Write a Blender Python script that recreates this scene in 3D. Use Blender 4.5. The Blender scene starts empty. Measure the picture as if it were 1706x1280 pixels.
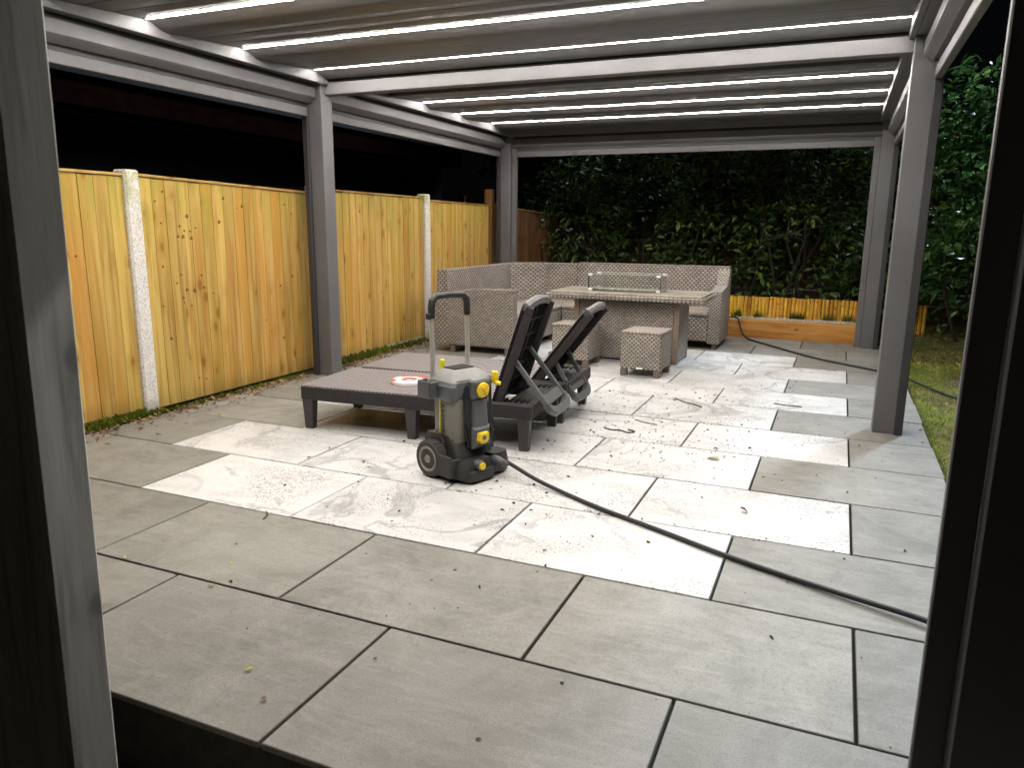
import bpy, bmesh, math, random
from mathutils import Vector, Matrix, Euler

random.seed(7)
sc = bpy.context.scene
COL = sc.collection
PI = math.pi

# ------------------------------------------------------------------ camera, sky, sun, exposure
cam_d = bpy.data.cameras.new('camera')
cam = bpy.data.objects.new('camera', cam_d)
COL.objects.link(cam)
yaw, pitch, roll = -0.40668, 0.20830, 0.00874
fw = Vector((math.sin(yaw) * math.cos(pitch), math.cos(yaw) * math.cos(pitch), -math.sin(pitch)))
rt = fw.cross(Vector((0, 0, 1))).normalized()
up = rt.cross(fw)
r2 = rt * math.cos(roll) + up * math.sin(roll)
u2 = -rt * math.sin(roll) + up * math.cos(roll)
M = Matrix((r2, u2, -fw)).transposed().to_4x4()
M.translation = Vector((3.00395, -2.43798, 1.25032))
cam.matrix_world = M
cam_d.sensor_width = 36.0
cam_d.lens = 1246.8 / 1706 * 36
cam_d.clip_start = 0.05
cam_d.clip_end = 300
cam_d.dof.use_dof = True
cam_d.dof.focus_distance = 4.6
cam_d.dof.aperture_fstop = 9.0
sc.camera = cam

SUN_EL, SUN_AZ = math.radians(41), math.atan2(0.40, 0.915)      # azimuth clockwise from +y
world = bpy.data.worlds.new('World')
sc.world = world
world.use_nodes = True
wn = world.node_tree
bg = wn.nodes['Background']
sky = wn.nodes.new('ShaderNodeTexSky')
sky.sky_type = 'NISHITA'
sky.sun_disc = False
sky.sun_elevation = SUN_EL
sky.sun_rotation = SUN_AZ
wn.links.new(sky.outputs[0], bg.inputs[0])
bg.inputs[1].default_value = 0.0002

sun_d = bpy.data.lights.new('unseen_lamp_sun', 'SUN')  # stands in for an unseen cool lamp at the back right
sun_d.energy = 3.0
sun_d.angle = math.radians(7.0)
sun_d.color = (0.72, 0.86, 1.0)
sun = bpy.data.objects.new('unseen_lamp_sun', sun_d)
COL.objects.link(sun)
sd = Vector((math.sin(SUN_AZ) * math.cos(SUN_EL), math.cos(SUN_AZ) * math.cos(SUN_EL), math.sin(SUN_EL)))
sun.rotation_euler = sd.to_track_quat('Z', 'Y').to_euler()
sun.location = sd * 20

vs = sc.view_settings
vs.view_transform = 'Standard'
vs.look = 'None'
vs.exposure = 0.0
vs.gamma = 1.0
vs.use_curve_mapping = False
LED_STRENGTH = 345.0
LED_COLOR = (1.0, 0.95, 0.89)

sc.cycles.max_bounces = 8
sc.cycles.diffuse_bounces = 4
sc.cycles.glossy_bounces = 3
sc.cycles.transparent_max_bounces = 8
sc.cycles.caustics_reflective = False
sc.cycles.caustics_refractive = False
sc.cycles.sample_clamp_indirect = 6.0
try:
    sc.cycles.use_denoising = True
except Exception:
    pass

# ------------------------------------------------------------------ object helpers
def tag(o, label=None, cat=None, group=None, kind=None):
    if label: o['label'] = label
    if cat: o['category'] = cat
    if group: o['group'] = group
    if kind: o['kind'] = kind
    return o

def thing(name, label, cat, loc=(0, 0, 0), rz=0.0, group=None):
    o = bpy.data.objects.new(name, None)
    o.empty_display_size = 0.1
    COL.objects.link(o)
    o.location = loc
    o.rotation_euler = (0, 0, rz)
    return tag(o, label, cat, group)

class MB:
    """collects geometry of ONE mesh"""
    def __init__(s):
        s.v = []; s.f = []; s.sm = []
    def add(s, vs, fs, smooth=False, mx=None):
        o = len(s.v)
        for p in vs:
            p = Vector(p)
            s.v.append(mx @ p if mx else p)
        for f in fs:
            s.f.append([o + i for i in f]); s.sm.append(smooth)
        return s
    def box(s, x0, x1, y0, y1, z0, z1, c=0.0, mx=None):
        if c <= 0:
            vs = [(x, y, z) for z in (z0, z1) for y in (y0, y1) for x in (x0, x1)]
            return s.add(vs, [(0, 2, 3, 1), (4, 5, 7, 6), (0, 1, 5, 4), (2, 6, 7, 3), (0, 4, 6, 2), (1, 3, 7, 5)], mx=mx)
        c = min(c, abs(x1 - x0) * .45, abs(y1 - y0) * .45, abs(z1 - z0) * .45)
        X, Y, Z = (x0, x1), (y0, y1), (z0, z1)
        sg = (1, -1)
        vs = []; ix = {}
        for i in (0, 1):
            for j in (0, 1):
                for k in (0, 1):
                    for a in range(3):
                        p = [X[i] + sg[i] * c, Y[j] + sg[j] * c, Z[k] + sg[k] * c]
                        p[a] = (X[i], Y[j], Z[k])[a]
                        ix[(i, j, k, a)] = len(vs); vs.append(tuple(p))
        fs = []
        for i in (0, 1):
            q = [ix[(i, 0, 0, 0)], ix[(i, 1, 0, 0)], ix[(i, 1, 1, 0)], ix[(i, 0, 1, 0)]]
            fs.append(q if i else q[::-1])
            q = [ix[(0, i, 0, 1)], ix[(0, i, 1, 1)], ix[(1, i, 1, 1)], ix[(1, i, 0, 1)]]
            fs.append(q if i else q[::-1])
            q = [ix[(0, 0, i, 2)], ix[(1, 0, i, 2)], ix[(1, 1, i, 2)], ix[(0, 1, i, 2)]]
            fs.append(q if i else q[::-1])
        for i in (0, 1):
            for j in (0, 1):
                q = [ix[(i, j, 0, 0)], ix[(i, j, 1, 0)], ix[(i, j, 1, 1)], ix[(i, j, 0, 1)]]
                fs.append(q if (i == j) else q[::-1])
                q = [ix[(i, 0, j, 0)], ix[(i, 1, j, 0)], ix[(i, 1, j, 2)], ix[(i, 0, j, 2)]]
                fs.append(q[::-1] if (i == j) else q)
                q = [ix[(0, i, j, 1)], ix[(1, i, j, 1)], ix[(1, i, j, 2)], ix[(0, i, j, 2)]]
                fs.append(q if (i == j) else q[::-1])
        for i in (0, 1):
            for j in (0, 1):
                for k in (0, 1):
                    q = [ix[(i, j, k, 0)], ix[(i, j, k, 1)], ix[(i, j, k, 2)]]
                    fs.append(q if (i + j + k) % 2 else q[::-1])
        return s.add(vs, fs, mx=mx)
    def prism(s, poly, axis, a, b, smooth=False, mx=None):
        """poly: 2-D points; axis 'x': (y,z), 'y': (x,z), 'z': (x,y)"""
        n = len(poly)
        def P(p, t):
            return {'x': (t, p[0], p[1]), 'y': (p[0], t, p[1]), 'z': (p[0], p[1], t)}[axis]
        vs = [P(p, a) for p in poly] + [P(p, b) for p in poly]
        fs = [[i, (i + 1) % n, n + (i + 1) % n, n + i] for i in range(n)]
        s.add(vs, fs, smooth, mx)
        s.add([P(p, a) for p in poly], [list(range(n))[::-1]], False, mx)
        s.add([P(p, b) for p in poly], [list(range(n))], False, mx)
        return s
    def tube(s, pts, r, n=8, mx=None, cap=True, flat=1.0):
        pts = [Vector(p) for p in pts]
        rs = r if isinstance(r, (list, tuple)) else [r] * len(pts)
        ring = []; vs = []
        prev = None
        for i, p in enumerate(pts):
            d = (pts[min(i + 1, len(pts) - 1)] - pts[max(i - 1, 0)]).normalized()
            if prev is None:
                a = d.orthogonal().normalized()
            else:
                a = (prev - d * prev.dot(d))
                a = a.normalized() if a.length > 1e-5 else d.orthogonal().normalized()
            prev = a
            b = d.cross(a)
            for k in range(n):
                t = 2 * PI * k / n
                vs.append(p + (a * math.cos(t) + b * math.sin(t) * flat) * rs[i])
        fs = []
        for i in range(len(pts) - 1):
            for k in range(n):
                fs.append([i * n + k, i * n + (k + 1) % n, (i + 1) * n + (k + 1) % n, (i + 1) * n + k])
        s.add(vs, fs, True, mx)
        if cap:
            s.add(vs[:n], [list(range(n))[::-1]], False, mx)
            s.add(vs[-n:], [list(range(n))], False, mx)
        return s
    def lathe(s, prof, n=20, mx=None):
        """prof: (radius, height) about local z"""
        vs = []; fs = []
        for (r, h) in prof:
            for k in range(n):
                t = 2 * PI * k / n
                vs.append((r * math.cos(t), r * math.sin(t), h))
        for i in range(len(prof) - 1):
            for k in range(n):
                fs.append([i * n + k, i * n + (k + 1) % n, (i + 1) * n + (k + 1) % n, (i + 1) * n + k])
        s.add(vs, fs, True, mx)
        if prof[0][0] > 1e-4: s.add(vs[:n], [list(range(n))[::-1]], False, mx)
        if prof[-1][0] > 1e-4: s.add(vs[-n:], [list(range(n))], False, mx)
        return s
    def loft(s, rings, smooth=True, mx=None):
        n = len(rings[0]); vs = [p for r in rings for p in r]; fs = []
        for i in range(len(rings) - 1):
            for k in range(n):
                fs.append([i * n + k, i * n + (k + 1) % n, (i + 1) * n + (k + 1) % n, (i + 1) * n + k])
        s.add(vs, fs, smooth, mx)
        s.add(rings[0], [list(range(n))[::-1]], False, mx)
        s.add(rings[-1], [list(range(n))], False, mx)
        return s
    def mesh(s, name, mat):
        me = bpy.data.meshes.new(name)
        me.from_pydata([tuple(p) for p in s.v], [], s.f)
        me.update()
        if len(me.polygons) < 20000:
            bm = bmesh.new(); bm.from_mesh(me)
            bmesh.ops.recalc_face_normals(bm, faces=bm.faces[:])
            for e in bm.edges:
                if len(e.link_faces) == 2 and e.calc_face_angle(0.0) > 0.62: e.smooth = False
            bm.to_mesh(me); bm.free()
        for p, sm in zip(me.polygons, s.sm): p.use_smooth = sm
        uv = me.uv_layers.new(name='UVMap')
        co = [v.co for v in me.vertices]
        data = uv.data
        for p in me.polygons:
            nx, ny, nz = abs(p.normal.x), abs(p.normal.y), abs(p.normal.z)
            for li in p.loop_indices:
                c = co[me.loops[li].vertex_index]
                if nz >= nx and nz >= ny: data[li].uv = (c.x, c.y)
                elif nx >= ny: data[li].uv = (c.y, c.z)
                else: data[li].uv = (c.x, c.z)
        me.materials.append(mat)
        return me
    def build(s, name, mat, parent=None, loc=None, rot=None):
        o = bpy.data.objects.new(name, s.mesh(name, mat))
        COL.objects.link(o)
        if parent is not None: o.parent = parent
        if loc is not None: o.location = loc
        if rot is not None: o.rotation_euler = rot
        return o

def inst(name, me, parent=None, loc=(0, 0, 0), rot=(0, 0, 0), scale=(1, 1, 1)):
    o = bpy.data.objects.new(name, me)
    COL.objects.link(o)
    if parent is not None: o.parent = parent
    o.location = loc; o.rotation_euler = rot; o.scale = scale
    return o

def copy_tree(o, parent=None):
    c = o.copy(); COL.objects.link(c)
    if parent is not None: c.parent = parent
    for ch in list(o.children): copy_tree(ch, c)
    return c

# ------------------------------------------------------------------ material helpers
class NT:
    def __init__(s, name):
        s.m = bpy.data.materials.new(name); s.m.use_nodes = True
        s.t = s.m.node_tree; s.b = s.t.nodes['Principled BSDF']
    def n(s, typ, **kw):
        nd = s.t.nodes.new(typ)
        for k, v in kw.items(): setattr(nd, k, v)
        return nd
    def l(s, a, b): s.t.links.new(a, b)
    def setin(s, nd, i, v):
        if hasattr(v, 'links'): s.l(v, nd.inputs[i])
        else: nd.inputs[i].default_value = v
    def coord(s, kind='Object', rnd=True, scale=(1, 1, 1)):
        tc = s.n('ShaderNodeTexCoord')
        out = tc.outputs[kind]
        if rnd:
            oi = s.n('ShaderNodeObjectInfo')
            ml = s.n('ShaderNodeVectorMath', operation='MULTIPLY_ADD')
            s.l(oi.outputs['Random'], ml.inputs[0])
            ml.inputs[1].default_value = (37.1, 53.7, 71.3)
            s.l(out, ml.inputs[2]); out = ml.outputs[0]
        if scale != (1, 1, 1):
            mp = s.n('ShaderNodeVectorMath', operation='MULTIPLY')
            s.l(out, mp.inputs[0]); mp.inputs[1].default_value = scale; out = mp.outputs[0]
        return out
    def noise(s, co, scale, detail=4, rough=0.55, dist=0.0):
        nd = s.n('ShaderNodeTexNoise')
        s.l(co, nd.inputs['Vector'])
        nd.inputs['Scale'].default_value = scale; nd.inputs['Detail'].default_value = detail
        nd.inputs['Roughness'].default_value = rough; nd.inputs['Distortion'].default_value = dist
        return nd.outputs[0]
    def ramp(s, fac, stops, interp='LINEAR'):
        nd = s.n('ShaderNodeValToRGB'); cr = nd.color_ramp; cr.interpolation = interp
        s.l(fac, nd.inputs[0])
        while len(cr.elements) < len(stops): cr.elements.new(0.5)
        for e, (p, c) in zip(cr.elements, stops):
            e.position = p
            e.color = (c, c, c, 1) if isinstance(c, (int, float)) else (*c, 1)
        return nd.outputs[0]
    def mix(s, fac, a, b, mode='MIX'):
        nd = s.n('ShaderNodeMix', data_type='RGBA', blend_type=mode)
        s.setin(nd, 0, fac)
        for i, v in ((6, a), (7, b)):
            if isinstance(v, tuple): v = (*v, 1) if len(v) == 3 else v
            s.setin(nd, i, v)
        return nd.outputs[2]
    def math(s, op, a, b=0.0, c=0.0):
        nd = s.n('ShaderNodeMath', operation=op)
        s.setin(nd, 0, a); s.setin(nd, 1, b)
        if op in ('MULTIPLY_ADD',): s.setin(nd, 2, c)
        return nd.outputs[0]
    def rand(s): return s.n('ShaderNodeObjectInfo').outputs['Random']
    def bump(s, h, strength=0.3, dist=0.01):
        nd = s.n('ShaderNodeBump'); s.l(h, nd.inputs['Height'])
        nd.inputs['Strength'].default_value = strength; nd.inputs['Distance'].default_value = dist
        s.l(nd.outputs[0], s.b.inputs['Normal'])
    def out(s, col=None, rough=None, metal=None, spec=None):
        for i, v in (('Base Color', col), ('Roughness', rough), ('Metallic', metal), ('Specular IOR Level', spec)):
            if v is None: continue
            if isinstance(v, tuple): v = (*v, 1)
            s.setin(s.b, i, v)
        return s.m

def plain(name, col, rough=0.5, metal=0.0, var=0.25, scale=30, bump=0.0, spec=0.5):
    t = NT(name)
    co = t.coord('Object')
    n = t.noise(co, scale, 5, 0.6)
    f = t.ramp(n, [(0.25, 1 - var), (0.75, 1 + var * 0.6)])
    t.out(t.mix(1.0, col, f, 'MULTIPLY'), t.math('MULTIPLY_ADD', n, 0.25, rough - 0.12), metal, spec)
    if bump: t.bump(n, bump, 0.004)
    return t.m

MAT = {}
# grey porcelain paving
t = NT('grey_paving')
co = t.coord('Object')
cl = t.noise(co, 2.6, 9, 0.72, 0.6)
st = t.noise(t.coord('Object', True, (1.6, 9.0, 1)), 2.4, 7, 0.7, 1.2)
fn = t.noise(co, 190, 3, 0.7)
base = t.ramp(cl, [(0.3, (0.142, 0.135, 0.117)), (0.5, (0.213, 0.204, 0.180)), (0.7, (0.27, 0.26, 0.232))])
stk = t.ramp(st, [(0.50, 0.0), (0.61, 0.28), (0.68, 0.0)])
c = t.mix(stk, base, (0.34, 0.32, 0.29))
c = t.mix(t.ramp(fn, [(0.32, 0.6), (0.50, 0.0)]), c, (0.09, 0.08, 0.07))
ov = t.ramp(t.rand(), [(0, 0.84), (1, 1.14)])
c = t.mix(1.0, c, ov, 'MULTIPLY')
dirt = t.ramp(t.noise(co, 3.5, 8, 0.75, 1.5), [(0.52, 0.0), (0.72, 0.4)])
c = t.mix(dirt, c, (0.085, 0.078, 0.06))
t.out(c, t.ramp(cl, [(0.3, 0.62), (0.8, 0.46)]), 0, 0.35)
t.bump(fn, 0.12, 0.002)
MAT['grey'] = t.m
# white marble-effect porcelain
t = NT('white_marble_paving')
co = t.coord('Object')
d1 = t.noise(co, 1.3, 6, 0.5, 1.1)
vein = t.ramp(d1, [(0.476, 0.0), (0.496, 0.6), (0.504, 0.6), (0.528, 0.0)])
vmask = t.ramp(t.noise(co, 1.1, 2, 0.5), [(0.36, 0.0), (0.56, 1.0)])
vein = t.mix(1.0, vein, vmask, 'MULTIPLY')
cloud = t.ramp(t.noise(t.coord('Object', True, (1, 2.4, 1)), 2.0, 6, 0.62, 0.5), [(0.44, 0.0), (0.74, 0.6)])
c = t.mix(cloud, (0.60, 0.592, 0.582), (0.34, 0.336, 0.332))
c = t.mix(vein, c, (0.2, 0.2, 0.205))
grit = t.noise(co, 85, 4, 0.8)
gm = t.ramp(t.noise(co, 2.6, 6, 0.65), [(0.42, 0.0), (0.60, 1.0)])
gs = t.ramp(grit, [(0.52, 0.0), (0.6, 1.0)])
c = t.mix(t.mix(1.0, gm, gs, 'MULTIPLY'), c, (0.13, 0.12, 0.085))
c = t.mix(1.0, c, t.ramp(t.rand(), [(0, 0.92), (1, 1.03)]), 'MULTIPLY')
t.out(c, 0.42, 0, 0.4)
MAT['white'] = t.m
MAT['grout'] = plain('dark_grout', (0.009, 0.008, 0.0065), 0.95, 0, 0.4, 60, 0.3)
MAT['soil'] = plain('dark_soil', (0.045, 0.035, 0.024), 0.95, 0, 0.6, 8, 0.6)
MAT['riser'] = plain('dark_riser', (0.05, 0.045, 0.038), 0.9, 0, 0.5, 20, 0.4)
# anthracite aluminium
def alu(name, col, rough):
    t = NT(name)
    co = t.coord('Object')
    sp = t.noise(co, 420, 2, 0.5)
    du = t.noise(co, 3.2, 6, 0.65)
    c = t.mix(1.0, col, t.ramp(du, [(0.3, 0.86), (0.75, 1.14)]), 'MULTIPLY')
    t.out(c, t.math('MULTIPLY_ADD', du, 0.2, rough - 0.1), 0.0, 0.5)
    t.bump(sp, 0.06, 0.001)
    return t.m
MAT['alu'] = alu('grey_powder_coat', (0.112, 0.108, 0.11), 0.5)
MAT['louvre'] = alu('louvre_powder_coat', (0.085, 0.083, 0.082), 0.4)
MAT['alu_dark'] = alu('dark_channel', (0.03, 0.029, 0.03), 0.55)
# LED
t = NT('warm_white_led')
t.b.inputs['Base Color'].default_value = (0.8, 0.8, 0.8, 1)
t.b.inputs['Emission Color'].default_value = (*LED_COLOR, 1)
t.b.inputs['Emission Strength'].default_value = LED_STRENGTH
MAT['led'] = t.m
# fence timber (vertical grain along local z)
def timber(name, light, dark, orange, axis='z', green=0.0, vr=0.35):
    t = NT(name)
    scl = {'z': (1, 1, 0.06), 'x': (0.06, 1, 1), 'y': (1, 0.06, 1)}[axis]
    g1 = t.noise(t.coord('Object', True, scl), 26, 6, 0.65, 0.4)
    g2 = t.noise(t.coord('Object', True, tuple(min(1.0, q * 2.2) for q in scl)), 5.5, 4, 0.6, 0.8)
    c = t.ramp(g1, [(0.36, dark), (0.5, light), (0.66, tuple(q * 1.18 for q in light))])
    c = t.mix(t.ramp(g2, [(0.46, 0.0), (0.62, 0.85)]), c, orange)
    kco = t.coord('Object', True, {'z': (1, 1, 0.8), 'x': (0.8, 1, 1), 'y': (1, .8, 1)}[axis])
    vo = t.n('ShaderNodeTexVoronoi'); vo.inputs['Scale'].default_value = 8.5
    t.l(kco, vo.inputs['Vector'])
    sel = t.n('ShaderNodeSeparateColor'); t.l(vo.outputs['Color'], sel.inputs[0])
    pick = t.ramp(sel.outputs[0], [(0.56, 0.0), (0.58, 1.0)])
    spot = t.ramp(vo.outputs['Distance'], [(0.10, 1.0), (0.15, 0.8), (0.21, 0.0)])
    k = t.mix(1.0, pick, spot, 'MULTIPLY')
    c = t.mix(k, c, tuple(q * 0.28 for q in orange))
    halo = t.mix(1.0, pick, t.ramp(vo.outputs['Distance'], [(0.2, 0.55), (0.5, 0.0)]), 'MULTIPLY')
    c = t.mix(halo, c, tuple(q * 0.8 for q in orange))
    c = t.mix(1.0, c, t.ramp(t.rand(), [(0, 1 - vr), (0.5, 1.0), (1, 1 + vr * 0.35)]), 'MULTIPLY')
    hu = t.n('ShaderNodeHueSaturation')
    t.l(t.ramp(t.math('FRACT', t.math('MULTIPLY', t.rand(), 7.31)), [(0, 0.493), (1, 0.509)]), hu.inputs['Hue'])
    t.l(c, hu.inputs['Color']); c = hu.outputs[0]
    if green:
        ge = t.n('ShaderNodeNewGeometry'); se = t.n('ShaderNodeSeparateXYZ'); t.l(ge.outputs['Position'], se.inputs[0])
        hi = t.ramp(t.math('MULTIPLY', se.outputs[2], 0.5), [(0.52, 0.0), (0.78, 1.0)])
        gn = t.ramp(t.noise(t.coord('Object', True, (1, 1, 0.4)), 6, 5, 0.7), [(0.42, 0.0), (0.58, green)])
        c = t.mix(t.mix(1.0, hi, gn, 'MULTIPLY'), c, (0.27, 0.26, 0.03))
        lo = t.ramp(se.outputs[2], [(0.0, 0.7), (0.16, 0.0)])
        c = t.mix(t.mix(1.0, lo, t.ramp(g2, [(0.35, 0.2), (0.6, 1.0)]), 'MULTIPLY'), c, (0.10, 0.085, 0.02))
    t.out(c, 0.72, 0, 0.25)
    t.bump(g1, 0.35, 0.003)
    return t.m
MAT['fence'] = timber('golden_fence_timber', (0.465, 0.30, 0.085), (0.32, 0.18, 0.042), (0.42, 0.215, 0.036), 'z', 0.75, 0.17)
MAT['fence_old'] = timber('aged_brown_timber', (0.22, 0.105, 0.035), (0.12, 0.055, 0.02), (0.2, 0.075, 0.02), 'z', 0.0)
MAT['fence_back'] = timber('dark_back_fence_timber', (0.085, 0.05, 0.03), (0.05, 0.03, 0.018), (0.07, 0.035, 0.018), 'x', 0.0)
MAT['cap'] = timber('fence_capping', (0.40, 0.25, 0.085), (0.28, 0.15, 0.045), (0.3, 0.15, 0.04), 'y', 0.0)
MAT['sleeper'] = timber('orange_sleeper', (0.50, 0.23, 0.06), (0.32, 0.12, 0.03), (0.42, 0.15, 0.03), 'x', 0.0, 0.1)
MAT['log'] = timber('yellow_log', (0.62, 0.36, 0.045), (0.42, 0.21, 0.03), (0.5, 0.22, 0.03), 'z', 0.0, 0.3)
MAT['weathered'] = timber('weathered_grey_timber', (0.54, 0.54, 0.52), (0.24, 0.24, 0.23), (0.42, 0.42, 0.40), 'z', 0.0, 0.0)
# rough concrete with chips
t = NT('speckled_concrete')
co = t.coord('Object')
a = t.noise(co, 130, 3, 0.7)
b = t.noise(co, 9, 5, 0.65)
c = t.ramp(a, [(0.34, (0.22, 0.2, 0.18)), (0.46, (0.60, 0.57, 0.53)), (0.7, (0.74, 0.72, 0.69))])
ge = t.n('ShaderNodeNewGeometry'); se = t.n('ShaderNodeSeparateXYZ'); t.l(ge.outputs['Position'], se.inputs[0])
hi = t.ramp(t.math('MULTIPLY', se.outputs[2], 0.5), [(0.55, 0.0), (0.78, 0.9)])
lo = t.ramp(se.outputs[2], [(0.0, 0.9), (0.12, 0.0)])
gm = t.mix(1.0, hi, t.ramp(b, [(0.45, 0.0), (0.62, 0.9)]), 'MULTIPLY')
c = t.mix(gm, c, (0.30, 0.31, 0.06))
c = t.mix(lo, c, (0.13, 0.13, 0.04))
t.out(c, 0.92, 0, 0.2)
t.bump(a, 0.6, 0.004)
MAT['concrete'] = t.m
# rattan weave
def weave(name, light, dark, w=0.040, h=0.020, gloss=0.45):
    t = NT(name)
    uv = t.n('ShaderNodeTexCoord').outputs['UV']
    se = t.n('ShaderNodeSeparateXYZ'); t.l(uv, se.inputs[0])
    v = t.math('DIVIDE', se.outputs[1], h)
    row = t.math('FLOOR', v)
    par = t.math('MULTIPLY', t.math('FLOORED_MODULO', row, 2.0), 0.5)
    u = t.math('ADD', t.math('DIVIDE', se.outputs[0], w), par)
    fu = t.math('SUBTRACT', t.math('FRACT', u), 0.5)
    fv = t.math('SUBTRACT', t.math('FRACT', v), 0.5)
    d = t.math('ADD', t.math('MULTIPLY', t.math('MULTIPLY', fu, fu), 3.4), t.math('MULTIPLY', t.math('MULTIPLY', fv, fv), 2.6))
    hgt = t.math('SUBTRACT', 1.0, d)
    wn_ = t.n('ShaderNodeTexWhiteNoise', noise_dimensions='2D')
    cb_ = t.n('ShaderNodeCombineXYZ'); t.l(t.math('FLOOR', u), cb_.inputs[0]); t.l(row, cb_.inputs[1]); t.l(cb_.outputs[0], wn_.inputs['Vector'])
    c = t.ramp(hgt, [(0.12, dark), (0.5, tuple(q * 0.62 for q in light)), (0.86, light)])
    c = t.mix(1.0, c, t.ramp(wn_.outputs[0], [(0, 0.8), (1, 1.12)]), 'MULTIPLY')
    n = t.noise(t.coord('Object'), 3.5, 4, 0.6)
    c = t.mix(1.0, c, t.ramp(n, [(0.3, 0.82), (0.7, 1.12)]), 'MULTIPLY')
    t.out(c, gloss, 0, 0.45)
    t.bump(hgt, 0.8, 0.006)
    return t.m
MAT['rattan'] = weave('taupe_rattan', (0.37, 0.325, 0.278), (0.045, 0.034, 0.027), 0.038, 0.0175)
MAT['rattan_big'] = weave('taupe_rattan_wide', (0.385, 0.332, 0.29), (0.05, 0.038, 0.032), 0.046, 0.0235)
MAT['rattan_strip'] = plain('taupe_rattan_binding', (0.22, 0.165, 0.13), 0.5, 0, 0.3, 40, 0.3)
MAT['rattan_foot'] = plain('brown_rattan_foot', (0.14, 0.10, 0.078), 0.55, 0, 0.4, 90, 0.6)
MAT['seat'] = weave('pale_seat_weave', (0.42, 0.36, 0.31), (0.13, 0.10, 0.085), 0.03, 0.014, 0.6)
MAT['tabletop'] = plain('mottled_table_top', (0.30, 0.26, 0.215), 0.35, 0, 0.5, 28, 0.1)
MAT['clip'] = plain('white_clip', (0.8, 0.78, 0.74), 0.4, 0, 0.05)
t = NT('clear_glass')
t.b.inputs['Transmission Weight'].default_value = 1.0
t.b.inputs['IOR'].default_value = 1.1
MAT['glass'] = t.out((0.93, 0.97, 0.95), 0.03)
# lounger plastic
MAT['ribs'] = plain('grey_brown_rib_plastic', (0.27, 0.245, 0.24), 0.42, 0, 0.25, 60, 0.0)
MAT['roll'] = plain('speckled_grey_plastic', (0.13, 0.122, 0.122), 0.55, 0, 0.8, 110, 0.4)
def knit(name, col, rough=0.5):
    t = NT(name)
    co = t.coord('Object', False, (1, 1, 2.2))
    n = t.noise(co, 75, 3, 0.55, 1.0)
    c = t.mix(1.0, col, t.ramp(n, [(0.3, 0.45), (0.65, 1.35)]), 'MULTIPLY')
    t.out(c, rough, 0, 0.3 if col[0] > .02 else 0.12); t.bump(n, 0.8, 0.005)
    return t.m
MAT['lounge'] = knit('charcoal_rattan_plastic', (0.03, 0.0255, 0.0255), 0.6)
MAT['lounge_dk'] = knit('black_plastic', (0.009, 0.0085, 0.0085), 0.6)
MAT['lounge_leg'] = plain('charcoal_leg_plastic', (0.04, 0.037, 0.036), 0.5, 0, 0.2)
MAT['strut'] = plain('grey_strut_plastic', (0.12, 0.125, 0.125), 0.4, 0, 0.2)
# washer
MAT['w_grey'] = plain('machine_grey_shell', (0.22, 0.21, 0.175), 0.45, 0, 0.2, 6, 0.0)
MAT['w_mid'] = plain('machine_mid_grey', (0.085, 0.09, 0.095), 0.4, 0, 0.2, 8)
MAT['w_top'] = plain('machine_light_cap', (0.21, 0.203, 0.193), 0.5, 0, 0.25, 10)
MAT['w_dark'] = plain('machine_charcoal_base', (0.028, 0.026, 0.0235), 0.55, 0, 0.35, 14, 0.1)
MAT['black'] = plain('black_rubber', (0.014, 0.014, 0.014), 0.5, 0, 0.3, 40)
MAT['tyre'] = plain('dusty_tyre', (0.05, 0.046, 0.04), 0.8, 0, 0.4, 30, 0.3)
MAT['rim'] = plain('grey_rim', (0.24, 0.222, 0.195), 0.6, 0, 0.3, 20)
MAT['yellow'] = plain('signal_yellow', (0.80, 0.55, 0.01), 0.4, 0, 0.1)
MAT['lime'] = plain('lime_yellow', (0.75, 0.72, 0.02), 0.4, 0, 0.1)
MAT['steel'] = plain('brushed_aluminium', (0.72, 0.70, 0.66), 0.32, 0.75, 0.1, 50)
MAT['print'] = plain('dark_print', (0.02, 0.02, 0.02), 0.5, 0, 0.05)
MAT['tape_w'] = plain('tape_white', (0.8, 0.76, 0.72), 0.45, 0, 0.1)
MAT['tape_r'] = plain('tape_red', (0.62, 0.06, 0.03), 0.45, 0, 0.15)
MAT['hose_green'] = plain('dark_green_hose', (0.012, 0.022, 0.018), 0.45, 0, 0.3)
# plants
def leafmat(name, a, b, c3, rough=0.5):
    t = NT(name)
    ge = t.n('ShaderNodeNewGeometry')
    c = t.ramp(ge.outputs['Random Per Island'], [(0.0, a), (0.55, b), (0.93, c3), (1.0, tuple(q * 1.3 for q in c3))])
    n = t.noise(t.coord('Object', False), 1.7, 3, 0.6)
    c = t.mix(1.0, c, t.ramp(n, [(0.3, 0.55), (0.7, 1.25)]), 'MULTIPLY')
    t.out(c, rough, 0, 0.5 if rough < 0.55 else 0.1)
    tr = t.n('ShaderNodeBsdfTranslucent'); t.l(c, tr.inputs['Color'])
    mx = t.n('ShaderNodeMixShader'); mx.inputs[0].default_value = 0.5 if rough < 0.25 else (0.3 if rough < 0.7 else 0.0)
    t.l(t.b.outputs[0], mx.inputs[1]); t.l(tr.outputs[0], mx.inputs[2])
    t.l(mx.outputs[0], t.t.nodes['Material Output'].inputs[0])
    return t.m
MAT['laurel'] = leafmat('laurel_leaf', (0.02, 0.055, 0.015), (0.05, 0.12, 0.028), (0.2, 0.27, 0.045))
MAT['laurel_painted_lit'] = leafmat('painted_lit_laurel_leaf', (0.045, 0.12, 0.035), (0.09, 0.23, 0.06), (0.28, 0.46, 0.14), 0.24)  # laurel leaf colour brightened, painting in the light on the right shrub
MAT['conifer'] = leafmat('dark_conifer', (0.006, 0.011, 0.008), (0.008, 0.016, 0.011), (0.01, 0.018, 0.012), 0.95)
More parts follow.
